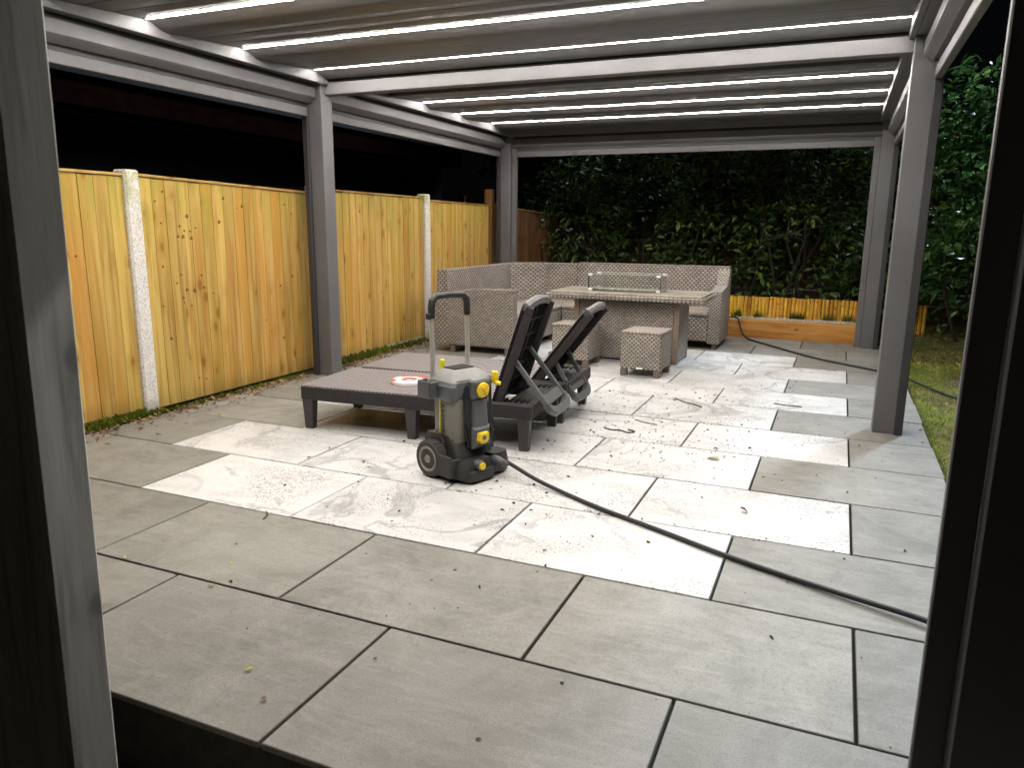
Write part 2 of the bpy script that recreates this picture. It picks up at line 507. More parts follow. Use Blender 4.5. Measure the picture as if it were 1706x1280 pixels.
MAT['bark'] = plain('shrub_bark', (0.03, 0.023, 0.016), 0.9, 0, 0.4, 30, 0.5)
MAT['grass'] = leafmat('lawn_grass', (0.14, 0.22, 0.03), (0.30, 0.36, 0.04), (0.55, 0.5, 0.16), 0.6)
t = NT('mossy_lawn_ground')
co = t.coord('Object', False)
n1 = t.noise(co, 3.0, 7, 0.7, 0.8)
n2 = t.noise(co, 26, 5, 0.7)
c = t.ramp(n1, [(0.3, (0.075, 0.055, 0.03)), (0.46, (0.13, 0.11, 0.045)), (0.56, (0.12, 0.16, 0.025)), (0.72, (0.32, 0.29, 0.02))])
c = t.mix(1.0, c, t.ramp(n2, [(0.3, 0.45), (0.7, 1.4)]), 'MULTIPLY')
t.out(c, 0.9, 0, 0.2); t.bump(n2, 0.8, 0.02)
MAT['lawn'] = t.m
MAT['moss'] = leafmat('green_moss', (0.05, 0.07, 0.008), (0.09, 0.11, 0.01), (0.14, 0.14, 0.015), 0.9)
MAT['litter'] = leafmat('dry_leaf_litter', (0.10, 0.055, 0.025), (0.22, 0.13, 0.06), (0.38, 0.27, 0.14), 0.8)
MAT['debris'] = leafmat('dark_debris', (0.03, 0.022, 0.014), (0.05, 0.038, 0.02), (0.10, 0.085, 0.03), 0.85)
MAT['gravel'] = leafmat('white_gravel', (0.42, 0.36, 0.28), (0.6, 0.54, 0.44), (0.75, 0.7, 0.6), 0.8)
MAT['leaf_brown'] = plain('curled_brown_leaf', (0.16, 0.075, 0.025), 0.7, 0, 0.5, 60)
MAT['leaf_yellow'] = plain('fallen_yellow_leaf', (0.36, 0.33, 0.07), 0.6, 0, 0.3, 60)
MAT['twig'] = plain('brown_twig', (0.06, 0.038, 0.025), 0.85, 0, 0.4, 60)
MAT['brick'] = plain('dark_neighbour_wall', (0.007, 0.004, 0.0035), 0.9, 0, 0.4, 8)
MAT['fascia'] = plain('brown_fascia', (0.016, 0.007, 0.005), 0.95, 0, 0.4, 8, 0, 0.0)
MAT['rooft'] = plain('dark_roof_sheet', (0.012, 0.011, 0.011), 0.8, 0, 0.3, 8)

# ------------------------------------------------------------------ SETTING: ground, patio, lawn
g = MB(); g.add([(-90, -90, -0.26), (90, -90, -0.26), (90, 90, -0.26), (-90, 90, -0.26)], [(0, 1, 2, 3)])
tag(g.build('ground', MAT['soil']), kind='structure')
lw = MB()
NX, NY = 34, 60
vs = []; fs = []
for j in range(NY + 1):
    for i in range(NX + 1):
        x = 3.615 + (i / NX) ** 1.6 * 9; y = -0.6 + 13.0 * j / NY
        z = -0.035 + 0.018 * math.sin(x * 3.1 + y * 1.7) + 0.012 * math.sin(y * 5.3 - x * 2)
        if i == 0: z = -0.05
        vs.append((x, y, z))
for j in range(NY):
    for i in range(NX):
        a = j * (NX + 1) + i; fs.append((a, a + 1, a + NX + 2, a + NX + 1))
lw.add(vs, fs, True)
tag(lw.build('lawn', MAT['lawn']), kind='structure')

L, W, GAP = 0.9, 0.6004, 0.0105
X_L, X_R = -1.06, 3.606
patio = MB()
patio.box(X_L - 0.02, X_R - 0.012, -2 * W + 0.03, 11 * W, -0.25, -0.0215)
patio = patio.build('patio', MAT['riser'])
tag(patio, kind='structure')
gr = MB(); gr.box(X_L, X_R - 0.004, -2 * W + 0.008, 11 * W, -0.0205, -0.0165)
gr.build('grout_bed', MAT['grout'], patio)
tile_cache = {}
def tile_mesh(w, mat):
    k = (round(w, 3), mat)
    if k not in tile_cache:
        b = MB(); b.box(-w / 2, w / 2, -(W - GAP) / 2, (W - GAP) / 2, -0.02, 0, 0.0022)
        tile_cache[k] = b.mesh('paving_tile', MAT[mat])
    return tile_cache[k]
white_right = {0: 3, 1: 3.5, 2: 3, 3: 3.5, 4: 3, 5: 3.5, 6: 3, 7: 3.5, 8: 3}
for b in range(-2, 11):
    start = -2.0 if b % 2 == 0 else -1.5
    a = start
    while a < 4.0:
        x0, x1 = max(a * L, X_L), min((a + 1) * L, X_R)
        if x1 - x0 > 0.03:
            wl = 0 if b % 2 == 0 else -0.5
            is_w = b in white_right and a >= wl - 0.01 and a + 1 <= white_right[b] + 0.01
            me = tile_mesh(x1 - x0 - GAP, 'white' if is_w else 'grey')
            o = inst('marble_tile' if is_w else 'paving_tile', me, patio,
                     ((x0 + x1) / 2, (b + 0.5) * W, random.uniform(-0.0012, 0.0012)),
                     (random.uniform(-.0012, .0012), random.uniform(-.0012, .0012), random.uniform(-.0008, .0008)))
        a += 1

# ------------------------------------------------------------------ PERGOLA
PXL, PXR = -0.83, 3.285            # inner faces of the side posts
PF, PM, PB = -0.93, 2.64, 6.34     # front faces of the posts
PW = 0.14
pg = thing('pergola', 'grey aluminium louvred pergola with glowing strip lights over the patio', 'pergola')
pmesh = MB(); pmesh.box(0, PW, 0, PW, 0, 2.325, 0.004)
pm = pmesh.mesh('post', MAT['alu'])
def post(x, y): return inst('post', pm, pg, (x, y, 0.0))
for y in (PF, PM, PB):
    post(PXL - PW, y); post(PXR, y)
# base plates
bp = MB(); bp.box(-0.01, PW + 0.01, -0.01, PW + 0.01, 0.0, 0.008, 0.002)
bpm = bp.mesh('base_plate', MAT['alu_dark'])
# ring beams
def sidebeam(sx):
    """sx=-1 left, +1 right; profile in (x,z)"""
    xi = PXL if sx < 0 else PXR
    xo = xi + sx * PW
    b = MB(); lo, hi = sorted((xi + sx * 0.004, xo))
    b.box(lo, hi, PF, PB + PW, 2.327, 2.56, 0.004)
    b.build('beam', MAT['alu'], pg)
    gt = MB()
    lo, hi = sorted((xi - sx * 0.032, xi + sx * 0.002))
    gt.box(lo, hi, PF + 0.02, PB + 0.10, 2.318, 2.47, 0.003)
    gt.build('gutter', MAT['alu'], pg)
    for (y0, y1) in ((PF + PW, PM), (PM + PW, PB)):
        c = MB()
        x_in, x_out = xi + sx * 0.05, xi + sx * 0.165
        zt, zm, zb = 2.292, 2.222, 2.182
        poly = [(x_in, zt), (x_in, zm), (x_in + sx * 0.012, zm - .012), (x_in + sx * 0.05, zb), (x_out, zb), (x_out, zt)]
        c.prism(poly, 'y', y0 + 0.004, y1 - 0.004)
        c.build('screen_cassette', MAT['alu'], pg)
        k = MB(); lo, hi = sorted((xi + sx * 0.075, xi + sx * 0.13))
        k.box(lo, hi, y0 + 0.004, y1 - 0.004, 2.292, 2.327)
        k.build('cassette_packer', MAT['alu_dark'], pg)
        d = MB(); lo, hi = sorted((xi + sx * 0.115, xi + sx * 0.155))
        d.box(lo, hi, y0 + 0.03, y1 - 0.03, 2.082, 2.148, 0.004)
        d.build('screen_bottom_bar', MAT['alu'], pg)
        e = MB(); lo, hi = sorted((xi + sx * 0.13, xi + sx * 0.142))
        e.box(lo, hi, y0 + 0.03, y1 - 0.03, 2.148, 2.182)
        e.build('screen_fabric', MAT['alu_dark'], pg)
        for (ya, yb) in ((y0, y0 + 0.034), (y1 - 0.034, y1)):
            h = MB(); lo, hi = sorted((xi + sx * 0.120, xi + sx * 0.168))
            h.box(lo, hi, ya + 0.001, yb - 0.001, 0.002, 2.181, 0.003)
            h.build('guide_rail', MAT['alu_dark'], pg)
sidebeam(-1); sidebeam(1)
def crossbeam(y_in, dirn, xa, xb, rails=True):
    """dirn: +1 beam lies beyond y_in, inner face y_in"""
    b = MB(); lo, hi = sorted((y_in + dirn * 0.004, y_in + dirn * PW))
    b.box(xa, xb, lo, hi, 2.327, 2.56, 0.004); b.build('beam', MAT['alu'], pg)
    gt = MB(); lo, hi = sorted((y_in - dirn * 0.032, y_in + dirn * 0.002))
    gt.box(xa, xb, lo, hi, 2.318, 2.40, 0.003); gt.build('gutter', MAT['alu'], pg)
    c = MB(); yi, yo = y_in + dirn * 0.05, y_in + dirn * 0.135
    poly = [(yi, 2.292), (yi, 2.222), (yi + dirn * .012, 2.21), (yi + dirn * 0.05, 2.182), (yo, 2.182), (yo, 2.292)]
    c.prism(poly, 'x', xa + .004, xb - .004); c.build('screen_cassette', MAT['alu'], pg)
    k = MB(); lo, hi = sorted((y_in + dirn * 0.075, y_in + dirn * 0.13))
    k.box(xa + .004, xb - .004, lo, hi, 2.292, 2.327); k.build('cassette_packer', MAT['alu_dark'], pg)
    d = MB(); lo, hi = sorted((y_in + dirn * 0.065, y_in + dirn * 0.105))
    d.box(xa + .06, xb - .06, lo, hi, 2.082, 2.148, 0.004); d.build('screen_bottom_bar', MAT['alu'], pg)
    e = MB(); lo, hi = sorted((y_in + dirn * 0.08, y_in + dirn * 0.095))
    e.box(xa + .06, xb - .06, lo, hi, 2.148, 2.182); e.build('screen_fabric', MAT['alu_dark'], pg)
    for (x0, x1) in ((xa, xa + 0.06), (xb - 0.06, xb)):
        h = MB(); lo, hi = sorted((y_in + dirn * (0.055 if dirn > 0 else 0.09), y_in + dirn * 0.112))
        h.box(x0 + .001, x1 - .001, lo, hi, 0.002, 2.181, 0.003); h.build('guide_rail', MAT['alu'], pg)
crossbeam(PB, 1, PXL + .001, PXR - .001)
crossbeam(PF + PW, -1, PXL + .001, PXR - .001)
mb = MB(); mb.box(PXL - 0.03, PXR + 0.03, 2.69, 2.785, 2.247, 2.337, 0.003)
mb.build('middle_beam', MAT['alu'], pg)
# louvres: 0.195 pitch, every fourth one carries an LED strip on its stepped lip
LED_Y = [-0.585, 0.195, 0.975, 1.755, 2.535, 4.14, 4.92, 5.70]
PIT = 0.195
LX0, LX1 = PXL + 0.034, PXR - 0.034
def louvre_poly(k, w=PIT):
    zs = [(2.398, 2.3595), (2.362, 2.374), (2.376, 2.386), (2.388, 2.3985)][k]
    wv = w - 0.004
    if k == 0:
        pts = [(0, 2.3985), (0.021, 2.398)] + [(0.021 + 0.15 * q, 2.3975 - 0.038 * (3 * q * q - 2 * q ** 3)) for q in (.12, .25, .4, .55, .7, .85, 1.0)]
        pts += [(wv, zs[1])]
    else:
        pts = [(0, zs[0] + .004), (0.006, zs[0]), (wv * .5, (zs[0] + zs[1]) / 2 - 0.002), (wv - .006, zs[1]), (wv, zs[1] + .004)]
    pts += [(wv, 2.44), (0, 2.44)]
    return pts
lmesh = []
for k in range(4):
    b = MB(); b.prism(louvre_poly(k), 'x', LX0, LX1); lmesh.append(b.mesh('louvre', MAT['louvre']))
b = MB(); b.prism(louvre_poly(1, 0.10), 'x', LX0, LX1); lshort = b.mesh('louvre', MAT['louvre'])
# strip: shallow diffuser box on the lip
b = MB(); b.prism([(0.004, 2.3995), (0.004, 2.3968), (0.0135, 2.3968), (0.0135, 2.3995)], 'x', LX0 + 0.02, LX1 - 0.004)
ledm = b.mesh('led_strip', MAT['led'])
ys = []
y = LED_Y[0]
for base in (LED_Y[0], LED_Y[1], LED_Y[2], LED_Y[3]):
    for k in range(4): ys.append((base + k * PIT, k))
ys += [(-0.78, 3), (2.50, 0), (2.765, 1), (2.96, 1), (3.155, 2), (3.35, 3), (3.555, 1), (3.75, 2), (3.945, 3)]
for base in LED_Y[5:]:
    for k in range(4):
        if base + (k + 1) * PIT < 6.32: ys.append((base + k * PIT, k))
for (y, k) in ys:
    o = inst('louvre', lmesh[k], pg, (0, y, 0))
    if k == 0: inst('led_strip', ledm, o, (0, 0, 0))
top = MB(); top.box(PXL, PXR, PF + 0.1, PB + 0.05, 2.50, 2.52); top.build('roof_sheet', MAT['alu_dark'], pg)
# cassette end gaps / fixing screws on the gutter
# ------------------------------------------------------------------ LEFT FENCE
FX = -1.125                        # face of boards
posts_y = [-0.79, 1.055, 2.90, 4.755]
pcon = MB(); pcon.box(-0.075, 0.035, -0.055, 0.055, -0.25, 1.575, 0.012)
pcm = pcon.mesh('concrete_post', MAT['concrete'])
plabels = ['rough concrete fence post hidden behind the near weathered timber upright, nearest the camera',
           'pale speckled concrete fence post with green algae on its top, nearest in full view',
           'concrete fence post standing behind the middle left pergola post',
           'slim pale concrete fence post between the middle and rear pergola posts']
for y, lb in zip(posts_y, plabels):
    o = inst('concrete_post', pcm, None, (FX, y, 0)); tag(o, lb, 'fence post', 'concrete posts of the left fence')
o = MB(); o.box(-0.05, 0.05, -0.05, 0.05, -0.25, 1.70, 0.008)
o = o.build('timber_post', MAT['fence_old'], None, (FX - 0.02, 6.42, 0))
tag(o, 'brown timber fence post rising above the panels beside the rear pergola post', 'fence post')
bw = 0.104
bd = MB(); bd.prism([(0.0, 0.0), (0.0098, 0.0), (0.0065, bw + 0.006), (0.0, bw + 0.006)], 'z', 0.0, 1.0)
# swap axes so wedge thickness runs along x, width along y
bm_f = bd.mesh('fence_board', MAT['fence']); 
bm_o = bd.mesh('fence_board', MAT['fence_old'])
def panel(y0, y1, z0, z1a, z1b, me, label, gap_lo=0.0):
    p = thing('fence_panel', label, 'fence panel', (FX, y0, 0), 0, 'panels of the left boundary fence')
    n = max(1, round((y1 - y0) / bw)); w = (y1 - y0) / n
    for i in range(n):
        zt = z1a + (z1b - z1a) * (i + .5) / n + random.uniform(-.004, .004)
        inst('fence_board', me, p, (0.0 + random.uniform(-.0015, .0015), i * w, z0), (0, 0, random.uniform(-.006, .006)), (1, w / bw, zt - z0))
    r = MB(); r.box(-0.04, 0.02, 0, y1 - y0, 0, 0.018, 0.003)
    ca = math.atan2(z1b - z1a, y1 - y0)
    r.build('capping_rail', MAT['cap'], p, (0, 0, z1a + .002), (ca, 0, 0))
    for zz in (0.35, 1.25):
        q = MB(); q.box(-0.045, -0.002, 0, y1 - y0, zz, zz + 0.06); q.build('rail', MAT['cap'], p)
    return p
panel(-0.73, 1.0, 0.05, 1.535, 1.53, bm_f, 'golden timber fence panel at far left, behind the weathered upright')
panel(1.11, 2.845, 0.03, 1.535, 1.495, bm_f, 'golden knotty fence panel with a dark cluster of knots, right of the first concrete post')
pk_ = [o for o in sc.objects if o.name.startswith('fence_panel')][-1]
MAT['knot'] = plain('dark_timber_knot', (0.20, 0.095, 0.025), 0.8, 0, 0.5, 60)
for (ky, kz) in [(1.416, 1.229), (1.455, 1.199), (1.439, 1.158), (1.505, 1.195), (1.555, 1.219), (1.513, 1.149), (1.398, 1.161), (1.488, 1.296), (1.4, 0.905), (1.576, 0.891), (1.508, 0.789), (1.437, 0.8), (1.675, 0.758), (1.265, 1.249), (1.777, 1.26), (1.833, 1.427), (2.561, 1.331), (2.542, 0.831), (1.298, 1.452), (1.271, 0.481), (1.471, 0.687), (1.485, 0.17), (1.55, 0.151)]:
    b = MB(); r_ = random.choice([.005, .006, .008, .010, .013])
    b.prism([(r_ * math.cos(a) * random.uniform(.7, 1.1), r_ * 1.15 * math.sin(a) * random.uniform(.75, 1.1)) for a in [i * PI / 5 for i in range(10)]], 'x', 0.003, 0.0135)
    b.build('knot', MAT['knot'], pk_, (0, ky - 1.11, kz))
panel(2.955, 4.70, 0.06, 1.53, 1.525, bm_f, 'golden fence panel seen between the middle pergola post and the slim concrete post')
panel(4.81, 6.33, 0.05, 1.50, 1.49, bm_f, 'golden fence panel behind the left end of the rattan sofa')
panel(6.51, 8.9, 0.0, 1.50, 1.40, bm_o, 'dark brown weathered fence panel right of the rear left pergola post')
panel(-2.6, -0.85, 0.03, 1.53, 1.53, bm_f, 'golden fence panel beyond the left edge, before the near concrete post')
kr_ = random.Random(9)
knot_me = []
for q in range(3):
    b = MB(); b.prism([(.01 * math.cos(a) * kr_.uniform(.7, 1.1), .0125 * math.sin(a) * kr_.uniform(.75, 1.1)) for a in [i * PI / 5 for i in range(10)]], 'x', 0.003, 0.0128)
    knot_me.append(b.mesh('knot', MAT['knot']))
for p_ in [o for o in sc.objects if o.name.startswith('fence_panel')]:
    py = p_.location.y
    if -0.9 < py < 5.0:
        for q in range(16):
            k_ = kr_.choice([.4, .55, .7, .9]); inst('knot', kr_.choice(knot_me), p_, (0, kr_.uniform(.05, 1.45), kr_.uniform(.12, 1.42)), (0, 0, 0), (1, k_, k_))
for (y0, y1) in ((-0.73, 1.0), (1.11, 2.845), (2.955, 4.70), (4.81, 6.33)):
    b = MB(); b.box(-0.03, 0.012, 0, y1 - y0, -0.25, 0.0 if y0 < 2 else 0.055, 0.005)
    ob = b.build('gravel_board', MAT['concrete'], None, (FX, y0, 0))
    lab = {-0.73: 'concrete gravel board under the far left golden panel', 1.11: 'concrete gravel board under the knotty golden panel',
           2.955: 'mossy concrete gravel board under the panel right of the middle pergola post',
           4.81: 'concrete gravel board behind the rattan sofa end'}[y0]
    tag(ob, lab, 'gravel board', 'gravel boards of the left fence')

# neighbouring building, barely visible above the fence
nb = thing('neighbouring_building', 'dark neighbouring outbuilding with brown fascia just visible above the left fence', 'building', (-3.0, 0, -0.26))
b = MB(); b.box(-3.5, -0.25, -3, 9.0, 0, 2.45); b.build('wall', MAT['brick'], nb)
b = MB(); b.box(0.0, 0.03, -3.2, 9.2, 2.47, 2.72, 0.004); b.build('fascia', MAT['fascia'], nb)
b = MB(); b.box(-0.25, 0.0, -3.2, 9.2, 2.46, 2.475); b.build('soffit', MAT['fascia'], nb)
b = MB(); b.prism([(0.06, 2.72), (-3.6, 3.3), (-3.6, 3.36), (0.06, 2.76)], 'y', -3.2, 9.2); b.build('roof', MAT['rooft'], nb)

# ------------------------------------------------------------------ BACK: sleeper, gravel, logs, fence
b = MB(); b.box(-0.4, 3.30, 6.635, 6.76, -0.02, 0.2, 0.008)
slp_ = b.build('timber_sleeper', MAT['sleeper'])
kb_ = MB(); kb_.prism([(2.62 + .022 * math.cos(a), .118 + .014 * math.sin(a)) for a in [i * PI / 5 for i in range(10)]], 'y', 6.6335, 6.64); kb_.build('knot', MAT['knot'], slp_)
tag(slp_, 'orange brown timber sleeper edging the raised bed behind the sofa', 'sleeper')
b = MB(); b.box(-1.0, 3.32, 6.765, 9.2, -0.25, 0.165); tag(b.build('raised_bed', MAT['soil']), kind='structure')
le = thing('log_edging', 'yellow half round log roll edging standing along the white gravel', 'edging', (0, 7.22, 0))
lg = MB(); lg.prism([(0.0215 * math.cos(a), 0.0215 * math.sin(a)) for a in [PI * 2 * i / 10 for i in range(10)]], 'z', 0, 1, True)
lgm = lg.mesh('log', MAT['log'])
x = 0.2
while x < 3.34:
    if True:
        inst('log', lgm, le, (x, random.uniform(-.006, .006), 0.10 if x < 3.3 else -0.1),
             (random.uniform(-.012, .012), random.uniform(-.02, .02), random.uniform(0, 6)),
             (1, 1, (0.325 if x < 3.3 else 0.5) + random.uniform(-.008, .006)))
    x += 0.0425 + random.uniform(-.001, .0012)
gvl = MB()
for q_ in range(4):
    inst('log', lgm, le, (3.88 + q_ * .046, .72, -.1), (0, 0, q_), (1, 1, .44))
rg = random.Random(3)
for i in range(5200):
    x = rg.uniform(0.9, 3.3); y = rg.uniform(6.77, 7.2); r = rg.uniform(.006, .014)
    z = 0.165 + rg.uniform(0.0, 0.018)
    a = rg.uniform(0, 6)
    ca, sa = math.cos(a) * r, math.sin(a) * r
    gvl.add([(x + ca, y + sa, z), (x - sa, y + ca, z + r * .2), (x - ca, y - sa, z), (x + sa, y - ca, z), (x, y, z + r * .8), (x, y, z - r * .6)],
            [(0, 1, 4), (1, 2, 4), (2, 3, 4), (3, 0, 4), (1, 0, 5), (2, 1, 5), (3, 2, 5), (0, 3, 5)])
tag(gvl.build('gravel', MAT['gravel']), 'white gravel strip between the sleeper and the log edging', 'gravel', None, 'stuff')
wd = MB()
for i in range(500):
    cx = rg.choice([1.72, 1.9, 2.15, 2.55, 2.62, 2.95, 3.15]) + rg.gauss(0, .03); y = 7.15 + rg.uniform(-.03, .03)
    h = rg.uniform(.03, .13); a = rg.uniform(0, 6); w = .006
    dx, dy = math.cos(a) * w, math.sin(a) * w; lx, ly = rg.gauss(0, .025), rg.gauss(0, .02)
    wd.add([(cx - dx, y - dy, .17), (cx + dx, y + dy, .17), (cx + lx, y + ly, .17 + h)], [(0, 1, 2)])
tag(wd.build('weeds', MAT['moss']), 'small green weeds growing along the foot of the log edging', 'weeds', None, 'stuff')

bf = thing('back_fence', 'dark brown horizontal board fence behind the laurel hedge', 'fence', (0, 9.3, 0))
hb = MB(); hb.box(0, 1.86, 0, 0.018, 0, 0.1565, 0.003); hbm = hb.mesh('fence_board', MAT['fence_back'])
bq_ = MB(); bq_.box(-1.0, 9.6, 0.02, 0.05, -0.25, 0.06); bq_.build('gravel_board', MAT['fence_back'], bf)
hp = MB(); hp.box(-0.05, 0.05, -0.03, 0.06, -0.25, 1.75, 0.004); hpm = hp.mesh('post', MAT['fence_back'])
for i in range(-1, 5):
    x0 = -1.05 + i * 1.96 + 1.96 * 0
    inst('post', hpm, bf, (x0, 0, 0))
    for k in range(10):
        inst('fence_board', hbm, bf, (x0 + 0.05, random.uniform(0, .006), 0.06 + k * 0.158), (0, random.uniform(-.003, .003), 0))

# ------------------------------------------------------------------ LAUREL HEDGE
def leaf_geo(Lf, wf):
    return ([(0, 0, 0), (wf, Lf * .35, wf * .35), (wf * .8, Lf * .7, wf * .2), (0, Lf, -.12 * Lf), (-wf * .8, Lf * .7, wf * .2), (-wf, Lf * .35, wf * .35), (0, Lf * .5, 0)],
            [(0, 1, 6), (1, 2, 6), (2, 3, 6), (3, 4, 6), (4, 5, 6), (5, 0, 6)])
def shrub(name, label, cx, cy, wx, wy, h, nleaf, mat, seed, singles=0, leafL=0.115, z0=0.15, group='laurel shrubs along the back', clump=26):
    R = random.Random(seed)
    s = thing(name, label, 'shrub', (cx, cy, z0), 0, group)
    stem = MB(); tips = []
    nst = 7
    for i in range(nst):
        a = R.uniform(0, 2 * PI)
        bx, by = R.uniform(-.3, .3) * wx, R.uniform(-.25, .25) * wy
        pts = [(bx, by, 0)]
        for j in range(1, 6):
            pts.append((bx + R.gauss(0, .05) + math.cos(a) * wx * .09 * j, by + R.gauss(0, .05) + math.sin(a) * wy * .09 * j, h * .92 * j / 5))
        stem.tube(pts, [0.022 * (1 - .16 * j) for j in range(6)], 5)
        for j in range(2, 6):
            for q in range(2):
                p = Vector(pts[j]); e = p + Vector((R.gauss(0, .28) * wx, R.gauss(0, .28) * wy, R.uniform(-.05, .35)))
                stem.tube([p, (p + e) / 2 + Vector((0, 0, .04)), e], [.008, .006, .003], 4, cap=False)
    stem.build('branches', MAT['bark'], s)
    fol = MB(); single = []
    nc = max(8, nleaf // clump)
    cl = []
    for i in range(nc):
        u = R.random()
        z = h * (0.06 + 0.94 * R.random() ** 0.9)
        prof = 0.75 + 0.25 * math.sin(z / h * PI) if z < h * .8 else 1.0 - (z / h - .8) * 2.6
        a = R.uniform(0, 2 * PI); rr = math.sqrt(R.uniform(0.25, 1)) * max(prof, .3)
        cl.append((math.cos(a) * rr * wx / 2, math.sin(a) * rr * wy / 2, z, R.uniform(.09, .2)))
    for i in range(nleaf):
        c = R.choice(cl)
        p = Vector((c[0] + R.gauss(0, c[3]), c[1] + R.gauss(0, c[3]), max(0.02, c[2] + R.gauss(0, c[3]))))
        out = Vector((p.x, p.y, 0.0)); 
        yw = math.atan2(-out.x, out.y) + R.gauss(0, .9)
        e = Euler((R.gauss(-.35, .5), R.gauss(0, .55), yw), 'XYZ')
        sc_ = R.uniform(.5, 1.25)
        mx = Matrix.Translation(p) @ e.to_matrix().to_4x4() @ Matrix.Scale(sc_, 4)
        if len(single) < singles and p.y < -0.1 * wy:
            single.append(mx); continue
        v, f = leaf_geo(leafL, leafL * .21)
        fol.add(v, f, True, mx)
    ob = fol.build('foliage', mat, s); ob['kind'] = 'stuff'
    if single:
        v, f = leaf_geo(leafL, leafL * .21)
        m_ = MB().add(v, f, True).mesh('leaf', mat)
        for mx in single:
            o = bpy.data.objects.new('leaf', m_); COL.objects.link(o); o.parent = s; o.matrix_local = mx
    return s
shrub('laurel_shrub', 'laurel shrub overhanging the dark brown fence end behind the rear left post', -0.75, 8.5, 1.5, 0.9, 2.05, 2200, MAT['laurel'], 11)
shrub('laurel_shrub', 'sparse laurel shrub behind the corner of the rattan sofa', 0.35, 8.7, 1.5, 0.9, 2.3, 2000, MAT['laurel'], 12)
shrub('laurel_shrub', 'laurel shrub behind the glass guard of the table', 1.5, 8.6, 1.5, 1.0, 2.5, 2800, MAT['laurel'], 13)
shrub('laurel_shrub', 'full laurel shrub behind the log edging, left of the rear right post', 2.55, 8.5, 1.5, 1.1, 2.6, 3300, MAT['laurel'], 14)
shrub('laurel_shrub', 'laurel shrub partly hidden by the rear right pergola post', 3.55, 8.7, 1.3, 1.0, 2.7, 2600, MAT['laurel'], 15)
shrub('laurel_shrub', 'glossy laurel shrub with light painted into its leaf colour beside the lawn, right of the middle right pergola post', 4.6, 7.75, 1.7, 1.3, 3.0, 3200, MAT['laurel_painted_lit'], 16, singles=180, leafL=0.155, z0=-0.04)
shrub('laurel_shrub', 'laurel shrub beyond the lawn, behind the dark near right post', 6.2, 8.3, 1.8, 1.4, 3.0, 1800, MAT['laurel'], 17, leafL=0.12, z0=-0.04)
shrub('sun_screen_conifer', 'tall dark evergreen raised to shade the laurel hedge from behind the back fence', 0.2, 11.2, 7.6, 1.2, 6.5, 6500, MAT['conifer'], 18, leafL=0.30, z0=-0.2, group=None, clump=40)  # height and spread shaped to keep the sun off the laurel hedge
shrub('sun_screen_conifer', 'tall dark evergreen set aside to let sun reach the right shrub, behind the right end of the back fence', 8.4, 11.4, 4.0, 1.2, 5.5, 3000, MAT['conifer'], 19, leafL=0.28, z0=-0.2, group=None, clump=40)  # placed to leave a gap for sun on the right shrub

# grass blades on the lawn
gb = MB(); R = random.Random(5)
for i in range(40000):
    x = 3.625 + (R.random() ** 1.5) * 3.2; y = R.uniform(0.2, 8.8)
    dens = 0.5 + 0.5 * math.sin(x * 2.3 + 1.1) * math.sin(y * 1.7 + .4)
    if R.random() > 0.35 + 0.65 * dens: continue
    if y > 6.2 and R.random() < 0.55: continue
    h = R.uniform(.012, .04); a = R.uniform(0, 6.28); w = R.uniform(.0025, .005)
    dx, dy = math.cos(a) * w, math.sin(a) * w; lx, ly = R.gauss(0, .02), R.gauss(0, .02)
    z = -0.035 + 0.018 * math.sin(x * 3.1 + y * 1.7) + 0.012 * math.sin(y * 5.3 - x * 2) - .004
    gb.add([(x - dx, y - dy, z), (x + dx, y + dy, z), (x + lx, y + ly, z + h)], [(0, 1, 2)])
tag(gb.build('grass', MAT['grass']), 'short patchy grass on the lawn beside the patio', 'grass', None, 'stuff')
lf = MB()
for i in range(900):
    x = 3.7 + R.random() * 2.6; y = R.uniform(1.5, 8.7) if i % 2 else R.uniform(5.5, 8.7)
    z = -0.005 + R.uniform(-.01, .012)
    v, f = leaf_geo(R.uniform(.03, .075), R.uniform(.008, .016))
    lf.add(v, f, False, Matrix.Translation((x, y, z)) @ Euler((R.gauss(0, .35), R.gauss(0, .35), R.uniform(0, 6.28))).to_matrix().to_4x4())
tag(lf.build('dead_leaves', MAT['litter']), 'dry fallen leaves scattered over the lawn', 'leaves', None, 'stuff')

